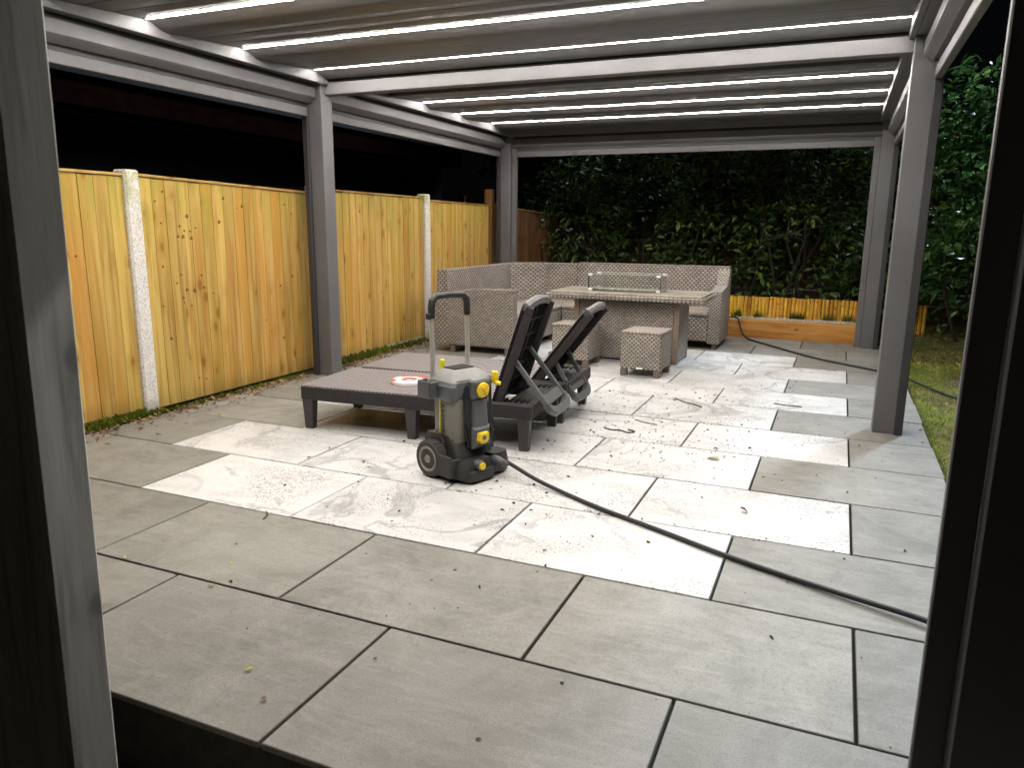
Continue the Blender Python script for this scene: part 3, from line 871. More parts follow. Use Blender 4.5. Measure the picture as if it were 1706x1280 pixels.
# ------------------------------------------------------------------ SUN LOUNGERS
def make_lounger(label, ang, rx):
    t_ = thing('sun_lounger', label, 'sun lounger', (0, 0, 0), 0, 'pair of charcoal plastic sun loungers')
    LL, WW, H0, H1 = 1.50, 0.645, 0.185, 0.272
    f = MB()
    f.box(0, LL, 0, 0.05, H0, H1, 0.008); f.box(0, LL, WW - 0.05, WW, H0, H1, 0.008)
    f.box(0, 0.05, 0.05, WW - 0.05, H0, H1, 0.008); f.box(LL - 0.05, LL, 0.05, WW - 0.05, H0, H1, 0.008)
    f.build('frame', MAT['lounge'], t_)
    p = MB(); p.box(0.05, rx - 0.005, 0.05, WW - 0.05, H1 - 0.022, H1 - 0.004)
    p.build('seat_panel', MAT['lounge'], t_)
    r = MB(); xx = 0.006
    while xx < rx - 0.02:
        r.box(xx, xx + 0.016, 0.004, WW - 0.004, H1 - 0.003, H1 + 0.005); xx += 0.0265
    r = r.build('seat_ribs', MAT['ribs'], t_); r['kind'] = 'stuff'
    dk = MB(); dk.box(1.33, LL - 0.05, 0.05, WW - 0.05, H1 - 0.03, H1 - 0.006, .003)
    dk.build('head_shelf', MAT['lounge'], t_)
    dk = MB(); dk.box(rx, 1.325, 0.05, WW - 0.05, H1 - 0.075, H1 - 0.055, .003); dk.build('under_tray', MAT['lounge_dk'], t_)
    ra = MB()
    for y0 in (0.07, WW - 0.13):
        for k in range(6): ra.box(1.27 + k * .035, 1.285 + k * .035, y0, y0 + .06, H1 - .03, H1 + .004)
    ra.build('ratchet', MAT['lounge_dk'], t_)
    lp = MB()
    def ring(cx, cy, w, d, z): return [(cx - w, cy - d, z), (cx + w, cy - d, z), (cx + w, cy + d, z), (cx - w, cy + d, z)]
    lp.loft([ring(0, 0, .026, .022, 0), ring(0, 0, .036, .03, H0 + .002)], False)
    lm = lp.mesh('leg', MAT['lounge_leg'])
    for (lx, ly) in ((0.045, 0.035), (0.045, WW - 0.035), (0.75, 0.035), (0.75, WW - 0.035), (LL - 0.05, 0.035), (LL - 0.05, WW - 0.035)):
        inst('leg', lm, t_, (lx, ly, 0))
    # backrest, built flat along +x from its hinge, then tilted
    B = 0.61; TH = 0.06; w0, w1 = 0.035, 0.48
    br = MB()
    prof = []
    # curved-top slab: rounded at head end and arched across the width
    n = 9
    front = []; back = []
    for i in range(n):
        u = i / (n - 1); yv = w0 + (w1 - w0) * u
        arch = 0.03 * (1 - (2 * u - 1) ** 2)
        front.append((yv, B - 0.03 + arch)); 
    poly_top = [(w0, 0.0), (w1, 0.0)] + [(yv, xv) for (yv, xv) in reversed(front)]
    # extrude polygon (y,x) through thickness z
    mxs = Matrix(((0, 1, 0, 0), (1, 0, 0, 0), (0, 0, 1, 0), (0, 0, 0, 1)))
    br.prism(poly_top, 'z', -0.012, 0.004, mx=mxs)
    bk = br.build('backrest', MAT['lounge_dk'], t_, (rx, 0, H1 + 0.004), (0, -ang, 0))
    for yr in (w0, w1 - .028):
        rm = MB(); rm.box(0, B - .03, yr, yr + .028, -TH, -0.0125, .004); rm.build('side_rim', MAT['lounge'], bk)
    hd = MB()   # rolled head end
    rings = []
    for i in range(n):
        u = i / (n - 1); yv = w0 + (w1 - w0) * u; xv = front[i][1]
        rings.append([(xv - .03, yv, .006), (xv + .008, yv, .003), (xv + .014, yv, -.016), (xv + .006, yv, -.034), (xv - .03, yv, -.038)])
    hd.loft(rings, True); hd.build('head_roll', MAT['roll'], bk)
    cr = MB()
    for k in range(1, 7):
        cr.box(k * .095, k * .095 + .012, w0 + .03, w1 - .03, -0.026, -0.013)
    for yv in (w0 + .11, w0 + .21, w0 + .32): cr.box(0.02, B - .06, yv, yv + .01, -0.022, -0.0135)
    cr.build('back_ribs', MAT['lounge_dk'], bk)
    rb = MB(); xx = 0.02
    while xx < B - 0.05:
        rb.box(xx, xx + 0.0125, w0 + .004, w1 - .004, 0.0045, 0.0095); xx += 0.0205
    rb = rb.build('backrest_ribs', MAT['ribs'], bk); rb['kind'] = 'stuff'
    return t_, bk
def add_strut(t_, P, Q, ya, yb):
    """U-shaped prop from pivot P (x,z) to foot Q (x,z), arms at ya, yb"""
    s = MB()
    d = Vector((Q[0] - P[0], 0, Q[1] - P[1])); ln = d.length
    an = math.atan2(-d.z, d.x)
    mx = Matrix.Translation((P[0], 0, P[1])) @ Matrix.Rotation(an, 4, 'Y')
    s.box(0, ln, ya, ya + .024, -.014, .014, .004, mx); s.box(0, ln, yb - .024, yb, -.014, .014, .004, mx)
    n = 8; pts = []
    for i in range(n + 1):
        u = i / n; yv = ya + (yb - ya) * u
        pts.append((ln - .005 + .045 * (1 - (2 * u - 1) ** 4), yv, 0))
    rings = [[(p[0] - .035, p[1], -.02), (p[0] + .012, p[1], -.02), (p[0] + .012, p[1], .02), (p[0] - .035, p[1], .02)] for p in pts]
    s.loft(rings, False, mx)
    o = s.build('prop_strut', MAT['strut'], t_)
    fl = MB(); fl.prism([(ln - .09, ya + .024), (ln - .03, ya + .024), (ln - .03, yb - .024), (ln - .09, yb - .024)], 'z', -.009, .004, mx=mx)
    fl.build('strut_web', MAT['strut'], t_)
lo1, bk1 = make_lounger('near charcoal sun lounger with steeply raised backrest, a red and white disc lying on it', math.radians(72), 1.255)
add_strut(lo1, (1.35, 0.53), (1.585, 0.235), 0.075, 0.44)
lo1.location = (0.012, 1.195, 0); lo1.rotation_euler = (0, 0, math.radians(4.6))
lo2, bk2 = make_lounger('far charcoal sun lounger with half reclined backrest, nearer the rattan stools', math.radians(53), 1.255)
add_strut(lo2, (1.36, 0.455), (1.53, 0.17), 0.075, 0.44)
lo2.location = (-0.02, 1.89, 0); lo2.rotation_euler = (0, 0, math.radians(3.4))

# red and white disc on the near lounger
tp = thing('tape_roll', 'round red and white disc lying on the near lounger behind the pressure washer', 'disc', (0.585, 1.545, 0.276))
b = MB(); b.lathe([(0.10, 0.0), (0.112, 0.003), (0.112, 0.02), (0.106, 0.024), (0.05, 0.024), (0.045, 0.018), (0.0, 0.018)], 28); b.build('disc', MAT['tape_w'], tp)
def arc_band(r0, r1, a0, a1, z0, z1, n=14):
    q = MB(); rings = []
    for i in range(n + 1):
        a = a0 + (a1 - a0) * i / n; c_, s_ = math.cos(a), math.sin(a)
        rings.append([(r0 * c_, r0 * s_, z0), (r1 * c_, r1 * s_, z0), (r1 * c_, r1 * s_, z1), (r0 * c_, r0 * s_, z1)])
    return q.loft(rings, False)
arc_band(0.088, 0.113, -0.2, 2.6, 0.0235, 0.027).build('red_band', MAT['tape_r'], tp)
arc_band(0.088, 0.1125, 3.6, 4.2, 0.0235, 0.027).build('red_band', MAT['tape_r'], tp)
arc_band(0.03, 0.052, 3.5, 6.1, 0.0235, 0.0262).build('red_band', MAT['tape_r'], tp)
arc_band(0.036, 0.05, 0.3, 2.9, 0.0235, 0.0258).build('grey_band', MAT['w_mid'], tp)

# ------------------------------------------------------------------ PRESSURE WASHER (local +x = front, -y = side towards camera)
pw = thing('pressure_washer', 'upright grey and black pressure washer with yellow dials and pull-up handle', 'pressure washer', (1.305, 0.868, 0.0), math.radians(-21))
def rr(x0, x1, y0, y1, z, r=.03, n=3):
    pts = []
    for (cx, cy, a0) in ((x1 - r, y1 - r, 0), (x0 + r, y1 - r, PI / 2), (x0 + r, y0 + r, PI), (x1 - r, y0 + r, 1.5 * PI)):
        for i in range(n + 1):
            a = a0 + PI / 2 * i / n
            pts.append((cx + r * math.cos(a), cy + r * math.sin(a), z))
    return pts
b = MB()   # base moulding: flared foot with a raised back
b.loft([rr(-.11, .165, -.150, .165, .018, .05), rr(-.115, .17, -.157, .172, .035, .05), rr(-.115, .168, -.155, .170, .075, .05), rr(-.11, .155, -.148, .160, .105, .045)])
b.build('base', MAT['w_dark'], pw)
b = MB(); b.loft([rr(-.12, .10, -.122, .135, .105, .03), rr(-.12, .085, -.119, .13, .15, .03), rr(-.13, .03, -.116, .125, .215, .03)])
b.build('rear_cowl', MAT['w_dark'], pw)
# side accessory pocket (open box) at front left and front right bumper
pk = MB()
z0, z1 = .03, .125
for (x0, x1, y0, y1) in ((.0, .012, -.185, -.12), (.0, .12, -.187, -.175), (.112, .124, -.185, -.12)):
    pk.box(x0, x1, y0, y1, z0, z1 + .015 * (x0 < .05), .004)
pk.build('accessory_pocket', MAT['w_dark'], pw)
bp_ = MB(); bp_.loft([rr(.10, .195, -.13, .06, .012, .045), rr(.10, .2, -.135, .062, .03, .045), rr(.10, .195, -.13, .06, .062, .045)]); bp_.build('front_bumper', MAT['w_dark'], pw)
bp_ = MB(); bp_.loft([rr(.06, .165, .07, .18, .015, .03), rr(.06, .17, .07, .185, .05, .03), rr(.06, .16, .07, .178, .115, .03)]); bp_.build('right_bumper', MAT['w_dark'], pw)
# body shell
b = MB()
b.loft([rr(-.10, .055, -.105, .112, .135, .025), rr(-.10, .068, -.110, .116, .24, .025), rr(-.10, .078, -.113, .118, .40, .025), rr(-.10, .08, -.113, .118, .43, .025)])
b.build('body_shell', MAT['w_grey'], pw)
# upper housing
b = MB()
b.loft([rr(-.12, .075, -.128, .128, .40, .025), rr(-.125, .085, -.14, .135, .425, .025), rr(-.12, .095, -.145, .135, .475, .025), rr(-.10, .085, -.125, .125, .505, .025)])
b.build('upper_housing', MAT['w_mid'], pw)
b = MB()   # sloped pale cap
b.loft([rr(-.10, .09, -.135, .128, .495, .02), rr(-.095, .07, -.12, .115, .518, .02), rr(-.08, .02, -.07, .08, .545, .015)])
cap = b.build('top_cap', MAT['w_top'], pw)
b = MB()
for k in range(7): b.box(-.075 + k * .0135, -.069 + k * .0135, -.06, .07, .545, .550)
b.build('vent_slat', MAT['w_dark'], cap)
# gun holder on the left: dark socket
b = MB(); mxg = Matrix.Translation((-.075, -.155, .45))
for (x0, x1, y0, y1) in ((-.05, .05, -.035, -.027), (-.05, -.042, -.035, .03), (.042, .05, -.035, .03)):
    b.box(x0, x1, y0, y1, -.04, .045, .004, mxg)
b.build('lance_holder', MAT['w_mid'], pw)
b = MB(); b.box(-.042, .042, -.027, .02, -.035, .03, 0, mxg); b.build('holder_socket', MAT['black'], pw)
# front column and lower panel
b = MB(); b.loft([rr(.06, .112, -.035, .085, .155, .02), rr(.07, .118, -.032, .082, .26, .02), rr(.075, .112, -.028, .075, .40, .02)]); b.build('front_column', MAT['w_mid'], pw)
b = MB(); b.loft([[(.112, -.04, .15), (.112, .085, .15), (.135, .07, .17), (.135, -.025, .17)], [(.113, -.04, .265), (.113, .085, .265), (.128, .07, .25), (.128, -.025, .25)]], False); b.build('lower_panel', MAT['w_mid'], pw)
# dial panel
mxd = Matrix.Translation((.1, .02, .455)) @ Matrix.Rotation(math.radians(8), 4, 'Y')
b = MB(); b.box(-.03, .022, -.062, .062, -.052, .052, .01, mxd); b.build('dial_panel', MAT['w_mid'], pw)
RY = Matrix.Rotation(PI / 2, 4, 'Y')
b = MB(); b.lathe([(.036, 0), (.039, .004), (.038, .016), (.031, .021), (0, .022)], 24, mxd @ Matrix.Translation((.0225, 0, 0)) @ RY)
dial = b.build('dial', MAT['yellow'], pw)
b = MB(); b.box(.04, .053, -.008, .008, -.03, .03, .005, mxd @ Matrix.Rotation(math.radians(35), 4, 'X')); b.build('dial_grip', MAT['yellow'], dial)
# lower yellow cleat
b = MB(); b.loft([[(.134, -.012, .178), (.134, .032, .178), (.134, .048, .20), (.134, .045, .238), (.134, -.018, .238), (.134, -.026, .20)],
                  [(.152, -.008, .182), (.152, .028, .182), (.154, .042, .20), (.154, .04, .232), (.154, -.014, .232), (.154, -.021, .20)]], False); b.build('cable_cleat', MAT['yellow'], pw)
b = MB(); b.lathe([(.012, 0), (.012, .004), (0, .004)], 12, Matrix.Translation((.153, .01, .212)) @ RY); b.build('cleat_hub', MAT['w_mid'], pw)
# right yellow hook and rear yellow peg
b = MB(); b.box(.07, .105, .135, .16, .46, .525, .006); b.box(.095, .125, .135, .16, .455, .475, .006); b.build('lance_clip', MAT['yellow'], pw)
b = MB(); b.box(-.115, -.095, -.055, -.028, .53, .585, .006); b.build('release_peg', MAT['lime'], pw)
# outlet with yellow cap
b = MB(); mo = Matrix.Translation((.17, -.045, .085)) @ RY
b.lathe([(.026, -.01), (.026, .02), (.022, .024), (0, .024)], 18, mo); b.build('inlet_ring', MAT['w_mid'], pw)
b = MB(); b.lathe([(.018, .024), (.018, .034), (0, .035)], 16, mo); b.build('inlet_cap', MAT['yellow'], pw)
b = MB(); b.box(.09, .16, .045, .095, .075, .105, .006); b.build('outlet_block', MAT['black'], pw)
b = MB(); mh = Matrix.Translation((.15, .07, .09)) @ Matrix.Rotation(math.radians(94), 4, 'Y')
b.lathe([(.016, 0), (.022, .01), (.022, .05), (.018, .06), (.018, .085), (.011, .09), (.011, .11), (0, .11)], 16, mh); b.build('hose_coupling', MAT['w_mid'], pw)
# hanging cable coil, both sides of the column
b = MB()
for side, y0 in ((-1, -.052), (1, .10)):
    for k in range(9 if side < 0 else 5):
        off = (k % 5) * .0085; lay = (k // 5) * .011
        yv = y0 + side * -.001 + (off - .017)
        zt, zb = .49 - random.uniform(0, .03), .17 + random.uniform(-.02, .05)
        pts = [(.082 + lay, yv, zt), (.092 + lay, yv + random.gauss(0, .003), zt - .1), (.09 + lay, yv + .004 + random.gauss(0, .004), (zt + zb) / 2), (.088 + lay, yv + .01 + random.gauss(0, .004), zb + .07), (.10 + lay * .5, yv + .022, zb)]
        b.tube(pts, .0048, 6)
b.build('power_cable', MAT['black'], pw)
# handle
for yv in (-.118, .118):
    b = MB(); b.tube([(-.085, yv, .40), (-.088, yv, .60), (-.092, yv, .83)], .0125, 12, flat=.8); b.build('handle_tube', MAT['steel'], pw)
b = MB()
gp = [(-.092, -.118, .80), (-.092, -.118, .85), (-.092, -.112, .885), (-.092, -.09, .905), (-.092, .0, .910), (-.092, .09, .905), (-.092, .112, .885), (-.092, .118, .85), (-.092, .118, .80)]
b.tube(gp, [.0165, .018, .0185, .0175, .0165, .0175, .0185, .018, .0165], 12); b.build('handle_grip', MAT['black'], pw)
b = MB(); b.box(-.108, -.078, -.146, -.128, .795, .825, .004); b.build('handle_button', MAT['black'], pw)
# wheels
def wheel(yv, sgn):
    m = Matrix.Translation((-.055, yv, .096)) @ Matrix.Rotation(PI / 2, 4, 'X')
    b = MB(); b.lathe([(.060, -.028), (.088, -.03), (.095, -.022), (.096, .0), (.095, .022), (.088, .03), (.060, .028)], 32, m); w = b.build('wheel', MAT['tyre'], pw)
    b = MB(); b.lathe([(.066, -.024), (.066, .031), (.058, .033), (.05, .026), (.022, .026), (.018, .034), (0, .034)], 28, m); rim = b.build('rim', MAT['rim'], w)
    for k in range(4):
        a = k * PI / 2 + .5
        b = MB(); b.box(.026, .046, -.008, .008, .0265, .029, .004, m @ Matrix.Rotation(a, 4, 'Z')); b.build('rim_slot', MAT['black'], w)
    b = MB()
    for k in range(28):
        a = k * 2 * PI / 28
        b.box(.094, .0985, -.004, .004, -.022, .022, 0, m @ Matrix.Rotation(a, 4, 'Z'))
    b.build('tread', MAT['tyre'], w)
wheel(-.158, -1); wheel(.165, 1)
b = MB(); b.loft([rr(-.145, .03, -.137, -.123, .105, .005), rr(-.14, .01, -.137, -.123, .185, .005), rr(-.115, -.02, -.137, -.123, .225, .005)], False); b.build('wheel_arch', MAT['w_dark'], pw)
for zz in (.30,):
    b = MB(); b.box(-.1005, .072, -.1138, -.1105, .428, .4305); b.build('shell_seam', MAT['black'], pw)
b = MB(); b.box(.0795, .0815, -.075, .10, .405, .408); b.build('shell_seam', MAT['black'], pw)
sm_ = MB(); sm_.lathe([(.006, 0), (.005, .0022), (0, .0022)], 8); smm = sm_.mesh('screw', MAT['black'])
for (sx_, sz_) in ((.05, .20), (.055, .40), (-.08, .405), (-.08, .22)):
    inst('screw', smm, pw, (sx_, -.1128 if sz_ > .3 else -.1085, sz_), (PI / 2, 0, 0))
# lettering on the side shell, reading down
cu = bpy.data.curves.new('lettering', 'FONT'); cu.body = 'K\u00c4RCHER'; cu.size = 0.037; cu.extrude = 0.0006
cu.align_x = 'CENTER'; cu.space_character = 1.12
tob = bpy.data.objects.new('lettering_tmp', cu); COL.objects.link(tob)
dg = bpy.context.evaluated_depsgraph_get(); dg.update()
tme = bpy.data.meshes.new_from_object(tob.evaluated_get(dg)); tme.name = 'lettering'
bpy.data.objects.remove(tob); bpy.data.curves.remove(cu)
tme.materials.clear(); tme.materials.append(MAT['print'])
lt = inst('lettering', tme, pw)
# text x -> world -z, text up -> local +x, facing -y
lt.matrix_local = Matrix.Translation((-.032, -.1142, .315)) @ Matrix(((0, 1, 0, 0), (0, 0, -1, 0), (-1, 0, 0, 0), (0, 0, 0, 1)))
b = MB(); b.box(-.045, -.038, -.1150, -.1105, .225, .405); b.build('yellow_stripe', MAT['lime'], pw)

# ------------------------------------------------------------------ HOSES
def smooth(pts, n=8):
    P = [Vector(p) for p in pts]; out = []
    for i in range(len(P) - 1):
        p0, p1, p2, p3 = P[max(i - 1, 0)], P[i], P[i + 1], P[min(i + 2, len(P) - 1)]
        for k in range(n):
            t_ = k / n
            out.append(0.5 * ((2 * p1) + (-p0 + p2) * t_ + (2 * p0 - 5 * p1 + 4 * p2 - p3) * t_ ** 2 + (-p0 + 3 * p1 - 3 * p2 + p3) * t_ ** 3))
    out.append(P[-1]); return out
b = MB(); b.tube(smooth([(1.545, 0.880, .084), (1.60, .862, .07), (1.73, .83, .03), (1.92, .745, .012), (2.121, 0.635, .011), (2.418, 0.498, .011), (2.682, 0.373, .011), (2.909, 0.282, .011), (3.11, 0.205, .014), (3.351, 0.113, .02), (3.62, 0.0, .015), (3.85, -.12, -.01), (4.4, -.45, -.02)]), .0105, 8)
tag(b.build('pressure_hose', MAT['black']), 'black rubber hose running from the pressure washer across the white tiles', 'hose')
b = MB(); b.tube(smooth([(1.5, 6.80, .205), (1.86, 6.76, .215), (1.95, 6.70, .212), (1.99, 6.60, .18), (2.04, 6.48, .08), (2.12, 6.36, .022), (2.223, 6.24, .012), (2.442, 5.93, .012), (2.824, 5.41, .012), (3.096, 5.143, .012), (3.37, 4.91, .012), (3.58, 4.68, .012), (3.70, 4.5, -.005), (3.899, 4.05, -.008), (4.3, 3.4, -.01), (5.2, 2.6, -.01)]), .0095, 8)
tag(b.build('garden_hose', MAT['hose_green']), 'dark green garden hose coming over the sleeper and along the patio edge into the grass', 'hose')

# ------------------------------------------------------------------ RATTAN CORNER SOFA, TABLE, STOOLS
def leg_at(par, x, y, z1, w=.05):
    b = MB(); b.box(-w / 2, w / 2, -w / 2, w / 2, 0, z1, .006); return b.build('leg', MAT['rattan_foot'], par, (x, y, 0))
SGRP = 'modules of the taupe rattan corner sofa'
# left module with end arm
s1 = thing('sofa_module', 'left rattan sofa module with flat end arm facing the loungers', 'sofa', (0, 0, 0), 0, SGRP)
b = MB(); b.box(-.55, .16, 4.15, 4.29, .075, .61, .014); b.prism([(-.55, .6095), (-.545, .605), (.155, .605), (.158, .64), (.12, .648), (-.2, .642), (-.5, .615)], 'y', 4.152, 4.288); b.build('arm', MAT['rattan'], s1)
b = MB(); b.prism([(-.70, .08), (-.53, .08), (-.545, .82), (-.655, .82)], 'y', 4.155, 5.495); b.build('backrest', MAT['rattan_big'], s1)
b = MB(); b.box(-.53, .155, 4.292, 5.495, .08, .34, .01); b.build('seat_base', MAT['rattan'], s1)
b = MB(); b.box(-.53, .165, 4.292, 5.497, .341, .385, .012); b.build('seat', MAT['seat'], s1)
for (x, y) in ((-.50, 4.19), (.10, 4.19), (-.62, 5.4), (.10, 5.4)): leg_at(s1, x, y, .079)
# corner module
s2 = thing('sofa_module', 'corner rattan sofa module with angled high back', 'sofa', (0, 0, 0), 0, SGRP)
b = MB(); b.prism([(-.70, .08), (-.53, .08), (-.545, .82), (-.655, .82)], 'y', 5.505, 6.21); b.build('backrest', MAT['rattan_big'], s2)
b = MB(); b.prism([(6.235, .08), (6.065, .08), (6.05, .82), (6.19, .82)], 'x', -.655, .172); b.build('backrest', MAT['rattan_big'], s2)
b = MB(); b.prism([(-.545, 5.72), (-.545, 6.06), (-.22, 6.06)], 'z', .386, .818); b.build('corner_infill', MAT['rattan_big'], s2)
b = MB(); b.box(-.53, .168, 5.505, 6.06, .08, .34, .01); b.build('seat_base', MAT['rattan'], s2)
b = MB(); b.box(-.53, .170, 5.503, 6.06, .341, .385, .012); b.build('seat', MAT['seat'], s2)
for (x, y) in ((-.62, 6.15), (.12, 5.56), (.12, 6.15)): leg_at(s2, x, y, .079)
# right module with arm
s3 = thing('sofa_module', 'long right rattan sofa module with sloping arm beside the raised bed', 'sofa', (0, 0, 0), 0, SGRP)
b = MB(); b.prism([(6.235, .08), (6.065, .08), (6.05, .835), (6.19, .835)], 'x', .180, 1.915); b.build('backrest', MAT['rattan_big'], s3)
b = MB(); b.box(.180, 1.80, 5.505, 6.06, .08, .34, .01); b.build('seat_base', MAT['rattan_big'], s3)
b = MB(); b.box(.182, 1.80, 5.497, 6.06, .341, .385, .012); b.build('seat', MAT['seat'], s3)
b = MB(); b.prism([(5.50, .06), (6.15, .06), (6.15, .80), (6.03, .80), (5.90, .64), (5.50, .60)], 'x', 1.803, 1.925); b.build('arm', MAT['rattan'], s3)
for (x, y) in ((.25, 5.56), (1.87, 5.54), (.25, 6.15), (1.87, 6.10)): leg_at(s3, x, y, .079)
# table
tb = thing('fire_table', 'rattan table with mottled top, cupboard base and clear glass guard', 'table', (0, 0, 0), 0)
b = MB(); b.box(.45, 1.945, 4.27, 5.02, .585, .632, .012); b.build('table_edge', MAT['rattan'], tb)
b = MB(); b.box(.475, 1.92, 4.295, 4.995, .6325, .648, .004); b.build('table_top', MAT['tabletop'], tb)
for (x0, x1) in ((.745, 1.185), (1.193, 1.65)):
    b = MB(); b.box(x0, x1, 4.447, 4.90, .05, .56, .004); b.build('door', MAT['rattan'], tb)
b = MB(); b.box(.70, 1.70, 4.455, 4.91, .02, .584); b.build('carcass', MAT['rattan'], tb)
for x0 in (.69, 1.655):
    b = MB(); b.box(x0, x0 + .05, 4.435, 4.485, .0, .584, .004); b.build('corner_post', MAT['rattan_strip'], tb)
    b = MB(); b.box(x0, x0 + .05, 4.875, 4.925, .0, .584, .004); b.build('corner_post', MAT['rattan_strip'], tb)
b = MB(); b.box(.745, 1.65, 4.45, 4.47, .56, .584); b.build('top_rail', MAT['black'], tb)
gx0, gx1, gy0, gy1, gz = .80, 1.50, 4.52, 4.80, .648
gd = thing('glass_guard', 'clear glass wind guard with pale corner clips standing on the rattan table', 'wind guard', (0, 0, 0))
for (x0, x1, y0, y1) in ((gx0, gx1, gy0, gy0 + .005), (gx0, gx1, gy1 - .005, gy1), (gx0, gx0 + .005, gy0 + .006, gy1 - .006), (gx1 - .005, gx1, gy0 + .006, gy1 - .006)):
    b = MB(); b.box(x0, x1, y0, y1, gz + .004, gz + .16); b.build('pane', MAT['glass'], gd)
cb = MB(); cb.box(-.02, .02, -.012, .012, -.011, .011, .003); cbm = cb.mesh('clip', MAT['clip'])
for x in (gx0 + .02, gx1 - .02):
    for y in (gy0, gy1):
        for z in (gz + .012, gz + .152): inst('clip', cbm, gd, (x, y, z))
ed = MB(); ed.box(gx0, gx1, gy0, gy0 + .006, gz + .1605, gz + .163); ed.box(gx0, gx1, gy1 - .006, gy1, gz + .1605, gz + .163); ed.build('top_edge', MAT['clip'], gd)
ed = MB(); ed.box(gx1 - .004, gx1 + .003, gy0 - .003, gy0 - .0005, gz + .004, gz + .16); ed.box(gx0 - .003, gx0 + .004, gy0 - .003, gy0 - .0005, gz + .004, gz + .16); ed.build('corner_edge', MAT['black'], gd)
# burner tray inside the guard
br = MB(); br.box(gx0 + .03, gx1 - .03, gy0 + .04, gy1 - .04, .6485, .654, .002); br.build('burner_tray', MAT['w_mid'], tb)
pb = MB()
for i in range(160):
    x, y, r = R.uniform(gx0 + .05, gx1 - .05), R.uniform(gy0 + .05, gy1 - .05), R.uniform(.007, .013)
    pb.add([(x + r, y, .656), (x, y + r, .656), (x - r, y, .656), (x, y - r, .656), (x, y, .656 + r)], [(0, 1, 4), (1, 2, 4), (2, 3, 4), (3, 0, 4)])
o = pb.build('lava_stones', MAT['gravel'], tb); o['kind'] = 'stuff'
# stools
def stool(x, y, rz, label):
    s = thing('rattan_stool', label, 'stool', (x, y, 0), rz, 'cube rattan stools')
    b = MB(); b.box(-.175, .175, -.175, .175, .065, .365, .008); b.build('body', MAT['rattan'], s)
    b = MB(); b.box(-.18, .18, -.18, .18, .365, .388, .01); b.build('seat', MAT['seat'], s)
    for sx in (-1, 1):
        for sy in (-1, 1): leg_at(s, sx * .145, sy * .145, .064, .055)
    return s
stool(.835, 4.10, math.radians(-2), 'cube rattan stool half hidden behind the reclined lounger backrest')
s = stool(1.535, 3.90, math.radians(-3), 'cube rattan stool standing in the open in front of the right half of the table')
b = MB(); b.box(-.03, .025, -.1785, -.1755, .068, .083); b.build('care_tag', MAT['clip'], s)

# ------------------------------------------------------------------ NEAR TIMBER UPRIGHT
b = MB(); b.box(-.32, .0, -.085, .0, 0, 2.4, .006)
o = b.build('timber_upright', MAT['weathered'], None, (1.925, -1.665, -0.26), (0, math.radians(1.2), 0))
tag(o, 'weathered grey timber upright close to the camera at the left edge', 'timber post')

# ------------------------------------------------------------------ LEAVES, TWIGS, LITTER
R = random.Random(21)
lt_ = MB()
for i in range(1700):
    y = R.uniform(0.2, 6.3)
    x = -1.075 + abs(R.gauss(0, .06)) if R.random() < .75 else -1.06 + abs(R.gauss(0, .16))
    if 2.6 < y < 3.6: x += R.random() * .1
    if not (-1.09 < x < -.55): continue
    v, f = leaf_geo(R.uniform(.015, .05), R.uniform(.004, .011))
    lt_.add(v, f, False, Matrix.Translation((x, y, R.uniform(.001, .012) if x > -1.06 else R.uniform(-.02, .006))) @ Euler((R.gauss(0, .4), R.gauss(0, .4), R.uniform(0, 6.28))).to_matrix().to_4x4())
tag(lt_.build('leaf_litter', MAT['litter']), 'dry leaf litter gathered along the foot of the left fence', 'leaf litter', None, 'stuff')
ms = MB()
def moss_patch(y0, y1, n, zt, x0=-1.112, x1=-1.065):
    for i in range(n):
        y = R.uniform(y0, y1); x = R.uniform(x0, x1); z = R.uniform(-.02, zt) * (1 - (x - x0) / (x1 - x0) * .6)
        h = R.uniform(.006, .016); a = R.uniform(0, 6.28)
        c_, s_ = math.cos(a) * h, math.sin(a) * h
        ms.add([(x - c_, y - s_, z), (x + c_, y + s_, z), (x + s_ * .3, y - c_ * .3, z + h * 1.5)], [(0, 1, 2)])
moss_patch(0.3, 1.0, 2600, .05); moss_patch(2.95, 3.9, 2400, .06); moss_patch(3.9, 4.7, 900, .05); moss_patch(1.12, 2.8, 700, .012); moss_patch(1.0, 1.13, 300, .03, -1.09, -1.05)
tag(ms.build('moss', MAT['moss']), 'bright green moss along the foot of the left fence', 'moss', None, 'stuff')
db = MB()
def speck(x, y, s):
    v, f = leaf_geo(s, s * R.uniform(.15, .35))
    db.add(v, f, False, Matrix.Translation((x, y, .002 + R.random() * .003)) @ Euler((R.gauss(0, .25), R.gauss(0, .25), R.uniform(0, 6.28))).to_matrix().to_4x4())
for (cx, cy, sx, sy, n) in ((1.75, 2.3, .35, .3, 150), (1.95, 2.95, .4, .3, 110), (2.1, 1.9, .35, .25, 110), (2.5, 2.3, .45, .5, 90), (1.9, 1.55, .3, .2, 80), (1.6, 0.55, .5, .3, 70), (.9, .9, .5, .4, 50), (2.6, 4.2, .5, .9, 90), (2.2, 3.5, .5, .5, 80), (1.35, 2.75, .2, .25, 50), (2.0, .2, 1.0, .7, 60), (3.0, 1.7, .4, .9, 60)):
    for i in range(n): speck(R.gauss(cx, sx), R.gauss(cy, sy), R.choice([.006, .009, .012, .016, .024]))
for i in range(90): speck(R.uniform(-.9, 3.5), R.uniform(-1.1, 6), R.choice([.005, .008, .012]))
for i in range(240):      # grit caught along joints
    bq = R.choice([1, 2, 3, 4, 5]); speck(R.uniform(1.2, 3.2), bq * W + R.gauss(0, .012), R.choice([.006, .01, .016]))
tag(db.build('debris', MAT['debris']), 'small dark leaf fragments and grit scattered over the white tiles', 'debris', None, 'stuff')
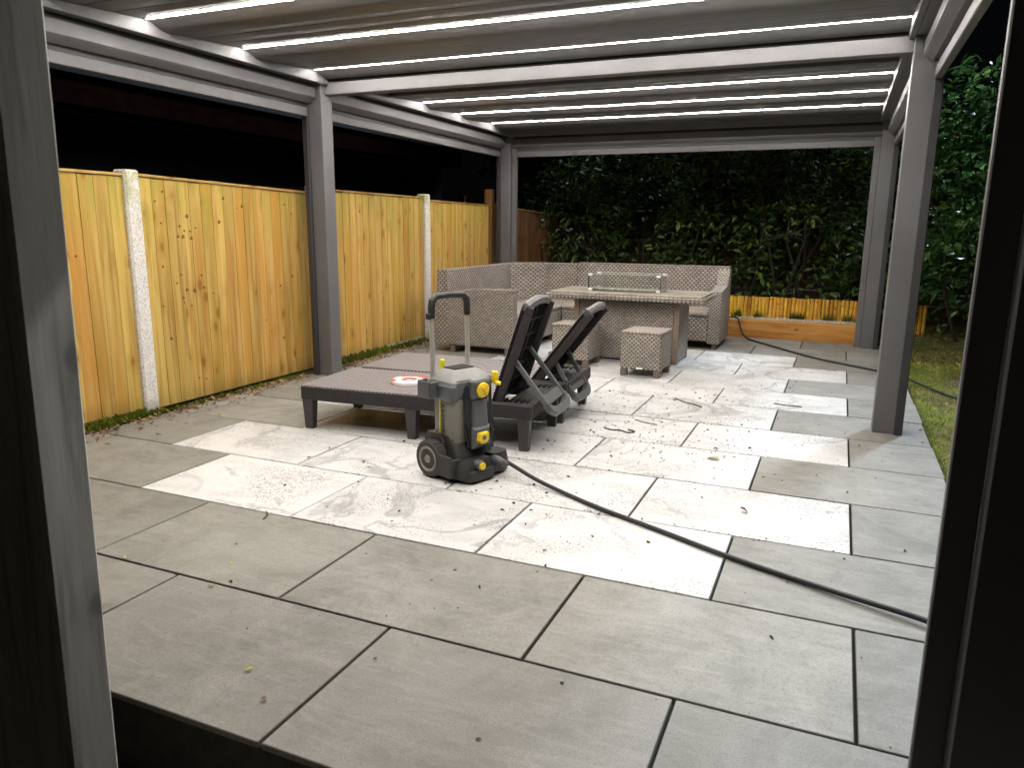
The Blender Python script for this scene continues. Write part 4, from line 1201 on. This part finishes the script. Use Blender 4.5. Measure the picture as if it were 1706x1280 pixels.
def twig(pts, r, label, mat='twig'):
    b = MB(); b.tube(smooth(pts, 4), r * .62, 5); tag(b.build('twig', MAT[mat]), label, 'twig', 'twigs lying on the patio')
twig([(1.97, 3.03, .006), (2.0, 2.98, .012), (2.06, 2.93, .006), (2.14, 2.88, .007), (2.2, 2.83, .005)], .006, 'bent reddish brown twig on the white tile beyond the lounger heads')
twig([(1.73, 2.0, .006), (1.79, 1.95, .012), (1.84, 1.98, .006), (1.90, 1.94, .008), (1.93, 1.99, .006), (1.88, 2.02, .006)], .007, 'curled dark twig clump on a tile joint right of the near lounger')
twig([(1.86, 2.28, .006), (1.93, 2.23, .008), (2.02, 2.21, .006)], .005, 'thin straight twig between the lounger heads and the middle right post')
twig([(2.66, 3.17, .006), (2.74, 3.13, .01), (2.85, 3.15, .006)], .006, 'dark twig on the white tile next to the middle right pergola post')
twig([(.775, -.0, .004), (.81, -.03, .006), (.825, -.075, .004)], .0045, 'short curved twig on the grey tile left of the foreground')
def fallen(x, y, s, rz, mat, label, tilt=.3):
    b = MB(); v, f = leaf_geo(s, s * .3); b.add(v, f, True); o = b.build('fallen_leaf', MAT[mat], None, (x, y, .007), (tilt * .3, tilt, rz))
    tag(o, label, 'leaf', 'single fallen leaves on the patio')
fallen(2.73, .875, .05, 1.0, 'leaf_brown', 'curled brown leaf on the white tile left of the right edge, beyond the hose', .8)
fallen(2.50, 1.62, .07, 1.3, 'leaf_yellow', 'olive leaf on the white tile between hose and middle right post', .1)
fallen(1.02, -.47, .022, .7, 'leaf_yellow', 'small yellow leaf at the top of the large grey tile lower left')
fallen(1.09, -.62, .026, 2.2, 'leaf_yellow', 'yellow leaf with a stalk near the left upright')
fallen(1.555, -.98, .026, -.3, 'leaf_yellow', 'pale yellow leaf near the front edge of the patio')
fallen(.62, -.6, .02, .4, 'leaf_yellow', 'tiny yellow leaf right beside the weathered upright')
fallen(1.70, -1.07, .022, .4, 'leaf_brown', 'dark crumpled leaf close to the front patio edge')
